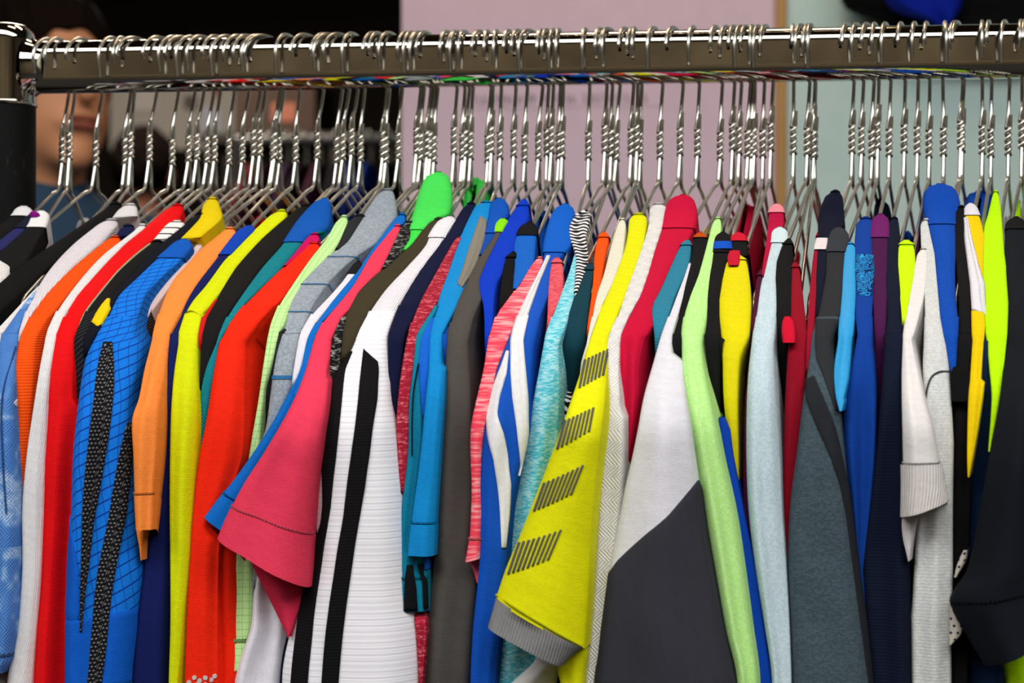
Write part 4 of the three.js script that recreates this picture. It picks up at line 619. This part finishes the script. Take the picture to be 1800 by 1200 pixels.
garment({ n: TANK, c: 'tank top', hang: 1, s: 'yellow strap vest', l: 'warm yellow vest strap looped over the hanger notch with narrow side strip', col: [0xdcd006, 'fine', { r: 0.75 }], tilt: 0.03, R: [[452, 1288, 1306], [460, 1276, 1313], [490, 1268, 1318], [525, 1263, 1321], [555, 1264, 1321], [590, 1267, 1318], [630, 1270, 1302], [700, 1272, 1298], [800, 1282, 1299], [860, 1286, 1299], [1200, 1290, 1300]] });
garment({ n: TANK, c: 'tank top', hang: 1, s: 'dark plum top', l: 'dark plum top left of the ice blue shirt', col: 0x4a0c30, R: [[476, 1335, 1346], [490, 1330, 1348], [550, 1323, 1346], [620, 1318, 1342], [700, 1310, 1332], [900, 1306, 1326], [1200, 1310, 1340]] });
garment({ n: TEE, c: 't-shirt', s: 'crimson shirt with a pink neck', l: 'crimson shirt with light pink neck edge above the ice blue collar', col: 0xb00a3c, collar: [0xf08c98, 14, 'light pink neck edge'], R: [[361, 1360, 1371], [370, 1352, 1377], [395, 1350, 1378], [430, 1346, 1372], [500, 1336, 1356], [590, 1326, 1345]], S: [[600, 1324, 1342], [1200, 1330, 1345]], dz: -0.03 });
garment({ n: TEE, c: 't-shirt', s: 'ice blue knit shirt', l: 'ice blue knit shirt with ribbed white neck', col: P.iceBlue, collar: [[0xc8dce2, 'rib'], 26], R: [[402, 1365, 1377], [410, 1357, 1383], [428, 1355, 1383], [460, 1347, 1376], [520, 1333, 1368], [560, 1328, 1364], [590, 1324, 1362]], S: [[600, 1322, 1361], [650, 1316, 1362], [700, 1313, 1365], [800, 1312, 1371], [900, 1316, 1376], [1000, 1328, 1383], [1100, 1344, 1388], [1200, 1357, 1391]], dz: 0.006, fold: 0.004 });
garment({ n: TANK, c: 'tank top', s: 'black strap top right of the ice blue shirt', l: 'black strap top folded over its hanger right of the ice blue shirt', col: 0x0f0f11, tilt: 0.04, R: [[423, 1382, 1391], [432, 1374, 1393], [460, 1364, 1394], [490, 1362, 1395], [560, 1366, 1396], [640, 1368, 1394], [800, 1372, 1392], [1200, 1380, 1395]] });
garment({ n: TANK, c: 'tank top', hang: 1, s: 'dark red strap top', l: 'dark red top with bright red strap tab low on its hanger', col: 0x8a0820, tilt: 0.06, R: [[464, 1394, 1402], [474, 1392, 1406], [540, 1390, 1414], [600, 1386, 1420], [700, 1380, 1416], [800, 1377, 1404], [900, 1376, 1395], [1000, 1378, 1390], [1200, 1380, 1390]], extra: [{ n: 'strap_tab', rows: [[556, 1379, 1388], [566, 1375, 1395], [585, 1374, 1398], [602, 1376, 1398]], col: 0xc80c30, dz: 0.006, l: 'bright red strap tab' }] });
garment({ n: TANK, c: 'tank top', hang: 1, s: 'red and white banded top', l: 'crimson top with red and white banded neck left of the slate jersey', col: 0x940a28, collar: [0xd01838, 12], tilt: 0.02, R: [[404, 1443, 1452], [412, 1436, 1457], [440, 1431, 1456], [480, 1426, 1452], [560, 1420, 1449], [640, 1416, 1440], [1200, 1405, 1420]], extra: [{ n: 'neck_band', rows: [[418, 1435, 1455], [428, 1432, 1454], [438, 1430, 1452]], col: 0xe0d4d8, dz: 0.003, l: 'white neck band' }] });
garment({ n: POLO, c: 'polo shirt', s: 'tall navy collar behind the slate jersey', l: 'dark navy polo whose tall collar stands behind the slate jersey', col: 0x0c1026, R: [[337, 1463, 1474], [346, 1450, 1481], [375, 1440, 1484], [420, 1437, 1482], [500, 1434, 1464], [590, 1430, 1455]], S: [[600, 1428, 1452], [1200, 1430, 1450]], dz: -0.03 });
garment({ n: JER, c: 'jersey', s: 'slate grey jersey with a charcoal band', l: 'slate grey long sleeve jersey crossed by a diagonal charcoal band', col: 0x2a2c30, scol: P.slate, collar: [0x33363c, 42], R: [[402, 1470, 1479], [409, 1460, 1488], [435, 1452, 1493], [480, 1450, 1490], [520, 1445, 1485], [560, 1436, 1474], [590, 1428, 1464]], S: [[600, 1425, 1462], [650, 1420, 1467], [700, 1412, 1473], [800, 1400, 1484], [850, 1393, 1490], [900, 1388, 1497], [1000, 1384, 1510], [1100, 1387, 1523], [1200, 1390, 1534]], dz: 0.010, fold: 0.003, bulge: 0.016 }, (r) => {
  add(r, 'band', r.S.patch([[1417, 668], [1416, 700], [1424, 725], [1436, 752], [1448, 778], [1459, 805], [1474, 850], [1484, 900], [1492, 960], [1500, 1020], [1509, 1090], [1524, 1199]], [[1430, 660], [1446, 697], [1457, 725], [1466, 752], [1473, 778], [1479, 805], [1489, 850], [1496, 900], [1504, 960], [1511, 1015], [1521, 1090], [1533, 1199]], 0.0007), 0x23252a, 'charcoal band');
  add(r, 'upper_panel', r.S.patch([[1434, 562], [1432, 604], [1434, 630], [1446, 660], [1456, 690], [1466, 720]], [[1474, 562], [1460, 604], [1464, 630], [1468, 660], [1471, 690], [1475, 720]], 0.0007), 0x2a2c30, 'charcoal upper panel');
});
garment({ n: TEE, c: 't-shirt', s: 'sky blue narrow shirt', l: 'glossy sky blue shirt ending in a point beside the slate jersey', col: [0x2f9ad6, 'fine', { r: 0.45 }], R: [[429, 1490, 1500], [438, 1485, 1504], [500, 1480, 1505], [560, 1476, 1502], [590, 1474, 1499]], S: [[600, 1473, 1498], [650, 1466, 1494], [690, 1468, 1488], [722, 1475, 1480]], dz: 0.012 });
garment({ n: JER, c: 'jersey', s: 'deep blue jersey with a patterned neck', l: 'deep royal blue jersey with swirl printed neck panel', col: [0x0a3c94, 'fine'], R: [[384, 1514, 1530], [394, 1505, 1537], [440, 1502, 1538], [520, 1504, 1535], [560, 1504, 1533], [590, 1508, 1533]], S: [[600, 1506, 1533], [650, 1495, 1538], [700, 1482, 1541], [800, 1484, 1539], [900, 1496, 1530], [1000, 1506, 1522], [1200, 1510, 1522]], dz: 0.0, fold: 0.005 }, (r) => {
  add({ root: r.root }, 'neck_panel', r.D.patch([[1505, 450], [1504, 475], [1506, 500], [1508, 520]], [[1533, 450], [1534, 475], [1533, 500], [1530, 520]], 0.001), P.print, 'swirl printed neck panel');
});
garment({ n: TANK, c: 'tank top', s: 'purple strap top', l: 'purple top with strap folded over its hanger', col: 0x451244, collar: [0x6a1a62, 40, 'shiny purple strap'], tilt: 0.03, R: [[379, 1540, 1556], [388, 1533, 1561], [415, 1531, 1562], [480, 1533, 1560], [560, 1536, 1558], [640, 1536, 1556], [1200, 1530, 1550]] });
garment({ n: JER, c: 'jersey', s: 'dark navy jersey right of the purple top', l: 'dark navy textured long sleeve jersey between purple and neon yellow', col: [0x0b1328, 'ribAcross'], R: [[384, 1568, 1576], [392, 1562, 1580], [450, 1558, 1584], [520, 1558, 1586], [590, 1556, 1587]], S: [[600, 1555, 1587], [700, 1548, 1589], [800, 1540, 1591], [900, 1528, 1594], [1000, 1515, 1600], [1100, 1522, 1603], [1200, 1532, 1604]], dz: 0.004, fold: 0.004 });
garment({ n: TANK, c: 'tank top', s: 'neon yellow strap', l: 'neon yellow ribbed strap hanging between navy and white sleeves', col: [0xc6f006, 'rib'], tilt: 0.02, R: [[425, 1586, 1600], [433, 1578, 1607], [465, 1577, 1609], [500, 1580, 1606], [560, 1585, 1602], [650, 1587, 1600], [1200, 1590, 1602]] });
garment({ n: TEE, c: 't-shirt', s: 'white t-shirt with a ribbed cuff', l: 'white t-shirt with flared sleeve and ribbed cuff before the light grey one', col: [0xe0dcdc, 'fine'], R: [[438, 1620, 1626], [448, 1612, 1630], [500, 1602, 1627], [540, 1596, 1620], [590, 1588, 1606]], S: [[1587, 600, 1603, 600], [1585, 650, 1614, 650], [1585, 700, 1626, 702], [1586, 750, 1639, 750], [1587, 800, 1648, 800], [1588, 850, 1656, 845], [1587, 908, 1662, 880]], back: [1596, 985], hem: 0.22, cuff: [0xdcd6d4, 'rib', { b: 0.0012 }], dz: 0.020, bulge: 0.012, extra: [{ n: 'cuff_back', rows: [[1588, 890, 1622, 890], [1585, 920, 1612, 915], [1587, 945, 1606, 940], [1592, 968, 1601, 966], [1596, 986, 1598, 986]], col: [0xd2ccd0, 'rib'], dz: 0.012 }] });
garment({ n: TEE, c: 't-shirt', s: 'light grey marl shirt', l: 'light grey marl long sleeve shirt with thin dark shoulder seam', col: P.lightGrey, under: 1, R: [[387, 1624, 1631], [396, 1618, 1636], [450, 1620, 1644], [500, 1624, 1652], [560, 1626, 1660], [590, 1625, 1664]], S: [[600, 1624, 1664], [650, 1622, 1669], [700, 1624, 1672], [800, 1620, 1677], [900, 1612, 1677], [1000, 1607, 1675], [1100, 1601, 1672], [1200, 1596, 1672]], dz: 0.006, fold: 0.003, bulge: 0.014 }, (r) => {
  add(r, 'shoulder_seam', r.S.cord([[1626, 720], [1628, 685], [1636, 662], [1648, 654], [1666, 653]], 0.0005), 0x55585c, 'dark seam');
});
garment({ n: POLO, c: 'polo shirt', s: 'royal blue mesh polo', l: 'royal blue mesh polo with broad tall collar and black cuff', col: [0x0c4cb4, 'pique', { b: 0.0011 }], collar: [[0x0a46ac, 'ribAcross', { b: 0.0008 }], 70, 'broad royal blue collar'], dip: 0.04, R: [[326, 1640, 1666], [334, 1627, 1678], [360, 1624, 1686], [395, 1630, 1686], [445, 1641, 1680], [500, 1646, 1679], [560, 1652, 1684], [590, 1658, 1690]], S: [[600, 1660, 1692], [640, 1668, 1699], [660, 1672, 1702]], dz: 0.002, extra: [{ n: 'cuff', rows: [[644, 1676, 1698], [655, 1671, 1704], [675, 1671, 1706], [705, 1673, 1704]], col: 0x0c0c0e, dz: 0.008, l: 'black cuff' }] });
garment({ n: TEE, c: 't-shirt', s: 'black long sleeve with dotted lining', l: 'black long sleeve shirt with dotted grey lining showing at its edge', col: 0x0d0d10, R: [[364, 1686, 1694], [374, 1679, 1697], [450, 1680, 1700], [520, 1685, 1706], [590, 1684, 1710]], S: [[600, 1682, 1712], [700, 1676, 1714], [900, 1673, 1716], [1200, 1673, 1725]], dz: 0.0,
    extra: [{ n: 'lining', rows: [[1056, 1668, 1676], [1075, 1668, 1686], [1095, 1668, 1693], [1115, 1668, 1689], [1132, 1668, 1673]], col: P.dots, dz: 0.014, l: 'dotted grey lining' }, { n: 'lining', rows: [[966, 1694, 1701], [985, 1685, 1698], [1000, 1680, 1690], [1014, 1677, 1681]], col: P.dots, dz: 0.012, l: 'dotted grey lining' }] });
garment({ n: JER, c: 'jersey', s: 'yellow jersey with white trim', l: 'golden yellow jersey with white trimmed neck and shoulder stripe', col: [0xe6c404, 'fine'], collar: [0xdcdae2, 20, 'white neck'], R: [[360, 1701, 1711], [368, 1696, 1717], [400, 1694, 1727], [450, 1699, 1735], [500, 1705, 1740], [550, 1708, 1741], [590, 1709, 1736]], S: [[600, 1709, 1734], [650, 1706, 1732], [700, 1702, 1727], [800, 1700, 1711], [838, 1701, 1704]], dz: 0.012 }, (r) => {
  add({ root: r.root }, 'stripe', r.D.patch([[1695, 385], [1696, 420], [1701, 460], [1706, 500], [1709, 545]], [[1700, 385], [1706, 420], [1716, 460], [1728, 500], [1735, 555]], 0.001), 0xdedce4, 'white shoulder stripe');
});
garment({ n: TEE, c: 't-shirt', s: 'midnight navy shirt behind the yellow jersey', l: 'midnight navy shirt hanging behind the golden yellow jersey', col: 0x08203f, R: [[520, 1736, 1752], [590, 1730, 1752]], S: [[600, 1728, 1756], [700, 1720, 1760], [800, 1708, 1750], [1000, 1700, 1745], [1200, 1700, 1765]], dz: -0.004 });
garment({ n: JER, c: 'jersey', s: 'fluorescent lime jersey', l: 'fluorescent lime jersey rising to a narrow peak beside the golden yellow one', col: [0xb4ec04, 'fine'], R: [[337, 1748, 1752], [346, 1744, 1756], [375, 1737, 1760], [400, 1730, 1762], [450, 1727, 1766], [500, 1727, 1773], [550, 1729, 1778], [590, 1733, 1776]], S: [[600, 1734, 1772], [650, 1739, 1767], [700, 1743, 1760], [793, 1737, 1740]], dz: 0.010, extra: [{ n: 'shirt_tail', rows: [[1100, 1752, 1795], [1150, 1758, 1800], [1200, 1766, 1808], [1400, 1775, 1830]], col: [0xb4ec04, 'fine'], dz: -0.004 }] });
garment({ n: TEE, c: 't-shirt', s: 'blue black t-shirt with a flared sleeve', l: 'blue black t-shirt with broad flared sleeve and stitched hem', col: 0x0f141c, collar: [0x101012, 20], R: [[384, 1780, 1793], [392, 1770, 1800], [430, 1766, 1808], [480, 1767, 1814], [540, 1772, 1824], [590, 1770, 1826]], S: [[1768, 600, 1834, 600], [1757, 700, 1842, 700], [1739, 800, 1848, 800], [1721, 900, 1854, 895], [1700, 1000, 1858, 975], [1669, 1055, 1860, 1020], [1698, 1112, 1860, 1070], [1731, 1168, 1860, 1105]], dz: 0.026, hem: 0.16, bulge: 0.018, fold: 0.004 });
// garments of which only the hanger shows among its neighbours

buildGarments();


// ------------------------------------------------------------------ people and things far behind
function blob(sdf, c, half, res) {                                    // meshes sdf < 0 inside a cube
  const mc = new MarchingCubes(res, new THREE.MeshStandardMaterial(), false, false, 120000); mc.isolation = 0;
  for (let k = 0; k < res; k++) for (let j = 0; j < res; j++) for (let i = 0; i < res; i++) mc.field[i + j * res + k * res * res] = -sdf(c[0] + (i - res / 2) / (res / 2) * half, c[1] + (j - res / 2) / (res / 2) * half, c[2] + (k - res / 2) / (res / 2) * half);
  mc.update();
  const n = mc.count, p = new Float32Array(n * 3); for (let i = 0; i < n * 3; i += 3) { p[i] = c[0] + mc.positionArray[i] * half; p[i + 1] = c[1] + mc.positionArray[i + 1] * half; p[i + 2] = c[2] + mc.positionArray[i + 2] * half; }
  const g = new THREE.BufferGeometry(); g.setAttribute('position', new THREE.BufferAttribute(p, 3)); g.setAttribute('normal', new THREE.BufferAttribute(mc.normalArray.slice(0, n * 3), 3));
  g.setAttribute('uv', new THREE.BufferAttribute(new Float32Array(n * 2), 2)); g.computeVertexNormals(); return g;
}
const smin = (a, b, k) => { const h = clamp(0.5 + 0.5 * (b - a) / k, 0, 1); return lerp(b, a, h) - k * h * (1 - h); };
const cap = (x, y, z, a, b, ra, rb) => { const dx = b[0] - a[0], dy = b[1] - a[1], dz = b[2] - a[2], t = clamp(((x - a[0]) * dx + (y - a[1]) * dy + (z - a[2]) * dz) / (dx * dx + dy * dy + dz * dz), 0, 1); return Math.hypot(x - a[0] - dx * t, y - a[1] - dy * t, z - a[2] - dz * t) - lerp(ra, rb, t); };
const ell = (x, y, z, c, r) => { const k = Math.hypot((x - c[0]) / r[0], (y - c[1]) / r[1], (z - c[2]) / r[2]); return (k - 1) * Math.min(...r); };
// head about its own middle, face towards +z
const headField = (x, y, z) => {
  let d = ell(x, y, z, [0, 0.022, -0.012], [0.074, 0.098, 0.094]); d = smin(d, ell(x, y, z, [0, -0.05, 0.022], [0.058, 0.062, 0.062]), 0.03);
  d = smin(d, cap(x, y, z, [0, 0.018, 0.082], [0, -0.016, 0.103], 0.007, 0.0125), 0.014); d = smin(d, ell(x, y, z, [0, -0.092, 0.066], [0.022, 0.018, 0.018]), 0.02);
  d = smin(d, ell(x, y, z, [0, 0.034, 0.070], [0.052, 0.010, 0.016]), 0.016); d = smin(d, ell(x, y, z, [0, -0.050, 0.080], [0.024, 0.012, 0.010]), 0.012);
  for (const s of [-1, 1]) { d = smin(d, ell(x, y, z, [s * 0.077, 0.0, -0.012], [0.010, 0.030, 0.018]), 0.008); d = Math.max(d, -ell(x, y, z, [s * 0.032, 0.016, 0.093], [0.016, 0.009, 0.014]) * 0.6); }
  return smin(d, cap(x, y, z, [0, -0.07, -0.025], [0, -0.19, -0.035], 0.052, 0.058), 0.025);
};
const headGeo = blob(headField, [0, -0.03, 0], 0.17, 96);
const hairGeo = blob((x, y, z) => Math.max(ell(x, y, z, [0, 0.036, -0.020], [0.086, 0.104, 0.104]), -(ell(x, y, z, [0, -0.028, 0.085], [0.082, 0.098, 0.085]))) + 0.003 * Math.sin(x * 160) * Math.sin(y * 90 + z * 120), [0, 0.03, -0.02], 0.14, 72);
const handField = (x, y, z, s) => { let d = ell(x, y, z, [s * 0.245, 0.80, 0.045], [0.018, 0.048, 0.040]); [[0.030, 0.066], [0.012, 0.076], [-0.006, 0.072], [-0.022, 0.058]].forEach(([o, l]) => { d = smin(d, cap(x, y, z, [s * 0.245, 0.762, 0.045 + o], [s * 0.240, 0.762 - l * 0.6, 0.05 + o], 0.0095, 0.009), 0.005); d = smin(d, cap(x, y, z, [s * 0.240, 0.762 - l * 0.6, 0.05 + o], [s * 0.230, 0.762 - l, 0.058 + o], 0.009, 0.008), 0.004); }); return smin(smin(d, cap(x, y, z, [s * 0.240, 0.815, 0.078], [s * 0.236, 0.765, 0.096], 0.012, 0.009), 0.006), cap(x, y, z, [s * 0.243, 0.84, 0.035], [s * 0.242, 0.91, 0.02], 0.022, 0.027), 0.01); };
const topField = (x, y, z) => { let d = ell(x, y, z, [0, 1.22, 0], [0.185, 0.26, 0.115]); d = smin(d, ell(x, y, z, [0, 0.98, 0], [0.165, 0.14, 0.115]), 0.06); d = smin(d, cap(x, y, z, [-0.15, 1.40, -0.01], [0.15, 1.40, -0.01], 0.062, 0.062), 0.05); d = smin(d, cap(x, y, z, [0, 1.40, -0.02], [0, 1.475, -0.03], 0.072, 0.062), 0.03); for (const s of [-1, 1]) { d = smin(d, cap(x, y, z, [s * 0.185, 1.39, -0.01], [s * 0.235, 1.14, 0], 0.058, 0.048), 0.03); d = smin(d, cap(x, y, z, [s * 0.235, 1.14, 0], [s * 0.243, 0.90, 0.025], 0.048, 0.036), 0.02); } return d; };
const legField = (x, y, z) => { let d = ell(x, y, z, [0, 0.90, 0], [0.165, 0.12, 0.115]); for (const s of [-1, 1]) { d = smin(d, cap(x, y, z, [s * 0.085, 0.86, 0], [s * 0.095, 0.48, 0.01], 0.085, 0.058), 0.03); d = smin(d, cap(x, y, z, [s * 0.095, 0.48, 0.01], [s * 0.10, 0.09, -0.01], 0.058, 0.045), 0.02); } return d; };
const topGeo = blob(topField, [0, 1.17, 0], 0.36, 72), legGeo = blob(legField, [0, 0.52, 0], 0.53, 84);
const handGeo = mergeGeometries([-1, 1].map((s) => blob((x, y, z) => handField(x, y, z, s), [s * 0.243, 0.80, 0.05], 0.13, 72)));
const shoeGeo = [-1, 1].map((s) => blob((x, y, z) => Math.max(smin(ell(x, y, z, [s * 0.105, 0.035, 0.06], [0.048, 0.045, 0.13]), ell(x, y, z, [s * 0.10, 0.06, -0.02], [0.045, 0.055, 0.06]), 0.03), -y), [s * 0.105, 0.05, 0.04], 0.17, 40));
const HEAD_Y = 1.62;
function person(label, x, z, turn, h, C) {
  const p = thing('person', label, 'person'); p.position.set(x, 0, z); p.rotation.y = turn; p.scale.setScalar(h);
  const skin = paint(C.skin, 0.55);
  const body = mesh('body', mergeGeometries([headGeo.clone().translate(0, HEAD_Y, 0.01), handGeo]), skin, p);
  mesh('hair', hairGeo.clone().translate(0, HEAD_Y, 0.01), new THREE.MeshPhysicalMaterial({ color: C.hair, roughness: 0.9, specularIntensity: 0.2 }), body);
  for (const s of [-1, 1]) { mesh('eye', new THREE.SphereGeometry(0.0105, 16, 12).translate(s * 0.032, HEAD_Y + 0.016, 0.088), paint(0x2a1c14, 0.2), body); mesh('eyebrow', new THREE.CapsuleGeometry(0.0035, 0.026, 4, 8).rotateZ(Math.PI / 2).translate(s * 0.033, HEAD_Y + 0.038, 0.098), paint(C.hair, 0.8), body); }
  mesh('lips', mergeGeometries([new THREE.CapsuleGeometry(0.0045, 0.032, 4, 10).rotateZ(Math.PI / 2).scale(1, 1, 1.2).translate(0, HEAD_Y - 0.047, 0.099), new THREE.CapsuleGeometry(0.0055, 0.028, 4, 10).rotateZ(Math.PI / 2).translate(0, HEAD_Y - 0.057, 0.098)]), paint(C.lips, 0.5), body);
  mesh('shirt', topGeo, paint(C.shirt, 0.9), p); mesh('trousers', legGeo, paint(C.legs, 0.9), p);
  for (const s of shoeGeo) mesh('shoe', s, paint(0x141414, 0.6), p);
  return p;
}
{ const a = atZ(86, 158, -1.25), k = a.y / (HEAD_Y + 0.0);
  person('dark haired person in a blue denim shirt standing behind the black post', a.x, -1.25, 0.80, k, { skin: 0xd8966c, hair: 0x150c08, lips: 0x8c4638, shirt: 0x24425e, legs: 0x16181c }); }
{ const a = atZ(256, 292, -4.2), k = a.y / (HEAD_Y + 0.03);
  person('dark haired shopper in a black top seen from behind beyond the rack', a.x, -4.2, Math.PI * 0.95, k, { skin: 0x9c6248, hair: 0x100806, lips: 0x8c4638, shirt: 0x0c0a0c, legs: 0x101014 }); }
{ // pale display board far behind
  const z = -5.2, p0 = atZ(196, 120, z), p1 = atZ(424, 262, z), B = thing('display_board', 'pale grey display board with pinned sheets far behind the rack', 'board');
  B.position.set((p0.x + p1.x) / 2, 0, z); const w = p1.x - p0.x, y = (p0.y + p1.y) / 2, h = p0.y - p1.y;
  mesh('panel', box(w, h, 0.03, 0, y, 0), paint(0xa8a29c, 0.8), B);
  for (const s of [-1, 1]) mesh('leg', box(0.04, y + h / 2, 0.04, s * (w / 2 - 0.05), (y + h / 2) / 2, -0.04), paint(0x3a3430, 0.6), B);
  for (const [x, yy, ww, hh, c] of [[-0.12, 0.03, 0.10, 0.08, 0xbdb8b4], [0.06, 0.02, 0.05, 0.05, 0x55504e], [0.14, -0.05, 0.07, 0.10, 0xb4b8cc], [0.16, 0.06, 0.03, 0.04, 0x9c5a58]]) mesh('pinned_sheet', box(ww, hh, 0.004, x, y + yy, 0.018), paint(c, 0.8), B);
}
{ // far rail with a few garments
  const z = -2.9, p0 = atZ(430, 247, z), p1 = atZ(720, 247, z), R = thing('clothes_rack', 'plain grey clothes rail far behind in the dark hall', 'clothes rack'), y = p0.y;
  const x0 = p0.x - 0.02, x1 = xa - 0.06 > p1.x ? p1.x : p1.x;
  mesh('rail', new THREE.CylinderGeometry(0.011, 0.011, x1 - x0, 16).rotateZ(Math.PI / 2).translate((x0 + x1) / 2, y, z), paint(0x8a8886, 0.4, { metalness: 0.5 }), R);
  for (const x of [x0, x1]) { mesh('post', new THREE.CylinderGeometry(0.012, 0.012, y - 0.03, 16).translate(x, (y + 0.03) / 2, z), paint(0x6a6866, 0.4), R); mesh('foot', box(0.04, 0.03, 0.45, x, 0.015, z), paint(0x3a3836, 0.5), R); }
  const shirt = (w, t, L) => { const pos = [], idx = [], n = 28; const prof = [[0, 0.05, 0.4], [-0.015, 0.08, 0.6], [-0.06, 0.15, 0.9], [-0.10, 0.21, 1], [-0.16, 0.23, 1], [-0.34, 0.22, 1.1], [-L, 0.21, 1.2]];
    prof.forEach(([yy, r, k]) => { for (let i = 0; i < n; i++) { const a = i / n * Math.PI * 2; pos.push(t * k * Math.cos(a) * (1 + 0.12 * Math.sin(a * 5 + yy * 9)), yy, r * w * Math.sign(Math.sin(a)) * Math.pow(Math.abs(Math.sin(a)), 0.7)); } });
    for (let j = 0; j < prof.length - 1; j++) for (let i = 0; i < n; i++) { const a = j * n + i, b = j * n + (i + 1) % n; idx.push(a, b, a + n, b, b + n, a + n); }
    const g = new THREE.BufferGeometry(); g.setAttribute('position', new THREE.Float32BufferAttribute(pos, 3)); g.setAttribute('uv', new THREE.Float32BufferAttribute(new Float32Array(pos.length / 3 * 2), 2)); g.setIndex(idx); g.computeVertexNormals(); return g; };
  const sg = shirt(1, 0.020, 0.66), hk = new THREE.TorusGeometry(0.018, 0.002, 6, 20, Math.PI * 1.2).rotateY(Math.PI / 2);
  const list = [[446, 0xa23848, 'dusty red'], [476, 0x4a2230, 'dark wine red'], [506, 0x54305a, 'muted purple'], [536, 0x241a22, 'near black'], [562, 0x5a2a44, 'plum'], [590, 0x10101a, 'black'], [618, 0x0a2c86, 'royal blue'], [650, 0x0a3ca8, 'bright royal blue'], [684, 0x0c1430, 'dark navy']];
  for (const [u, c, word] of list) { const g = thing('t_shirt', `${word} shirt hanging on the far rail in the dark hall`, 't-shirt', 'shirts on the far rail'); g.position.set(atZ(u, 260, z).x, y - 0.06, z); g.rotation.y = 0.25 * (rnd() - 0.5); mesh('body', sg, cloth(c), g); mesh('hook', mergeGeometries([hk.clone().rotateX(0.2).translate(0, 0.062, 0), new THREE.CylinderGeometry(0.002, 0.002, 0.06, 6).translate(0, 0.02, -0.017)]), steel, g); }
}
{ // brown carton on a far table
  const z = -4.6, p0 = atZ(432, 150, z), p1 = atZ(572, 244, z), T2 = thing('side_table', 'dark side table far behind carrying a brown carton', 'table');
  const yt = p1.y, xm = (p0.x + p1.x) / 2, w = p1.x - p0.x; T2.position.set(xm, 0, z);
  mesh('top', box(w + 0.2, 0.03, 0.4, 0, yt - 0.016, 0), paint(0x2a2420, 0.6), T2);
  for (const [a, b] of [[-1, -1], [1, -1], [-1, 1], [1, 1]]) mesh('leg', box(0.03, yt - 0.03, 0.03, a * (w / 2 + 0.07), (yt - 0.03) / 2, b * 0.17), paint(0x2a2420, 0.6), T2);
  const Bx = thing('carton', 'brown cardboard carton with a pinkish label far behind the rack', 'carton'); Bx.position.set(xm, yt, z);
  mesh('body', new RoundedBoxGeometry(w, p0.y - p1.y, 0.3, 2, 0.008).translate(0, (p0.y - p1.y) / 2, 0), paint(0x4e3c34, 0.9), Bx);
  mesh('label', box(w * 0.3, 0.06, 0.003, 0.03, 0.07, 0.152), paint(0xb06a54, 0.7), Bx); mesh('tape', box(0.05, 0.004, 0.302, 0, p0.y - p1.y, 0), paint(0x6a5644, 0.5), Bx);
}
{ // dark jacket with blue lining hung on the aqua partition, only its lower edge in view
  const J = thing('jacket', 'black jacket with bright blue lining hung high on the aqua partition', 'jacket');
  const mk = (name, rows, z, col, d) => { const rr = rows.map(asRow).map((r) => ({ ...r, z })); const D = new Drape(rr, 34, { depth: d, dir: V(0, 0, 1), fold: 0.012, waves: waves(), bulge: 0.05 }); mesh(name, D.sheet(0, D.n, D.n, LOOP), M(col), J); };
  mk('body', [[-420, 1610, 1700], [-380, 1540, 1800], [-200, 1490, 1860], [0, 1478, 1900], [20, 1492, 1900], [40, 1545, 1900], [80, 1560, 1900]], ZW + 0.09, 0x08080a, 0.03);
  mk('lining', [[-180, 1560, 1680], [-60, 1552, 1700], [0, 1556, 1692], [20, 1575, 1686], [40, 1640, 1672], [60, 1645, 1668]], ZW + 0.125, 0x0824a0, 0.02);
  const h = atZ(1655, -425, ZW + 0.02); mesh('wall_hook', new THREE.CylinderGeometry(0.005, 0.005, 0.07, 10).rotateX(Math.PI / 2).translate(h.x, h.y, h.z + 0.015), steel, J);
}


scene.traverse((o) => { if (o.isMesh) { o.castShadow = true; o.receiveShadow = true; } });
renderer.render(scene, camera);
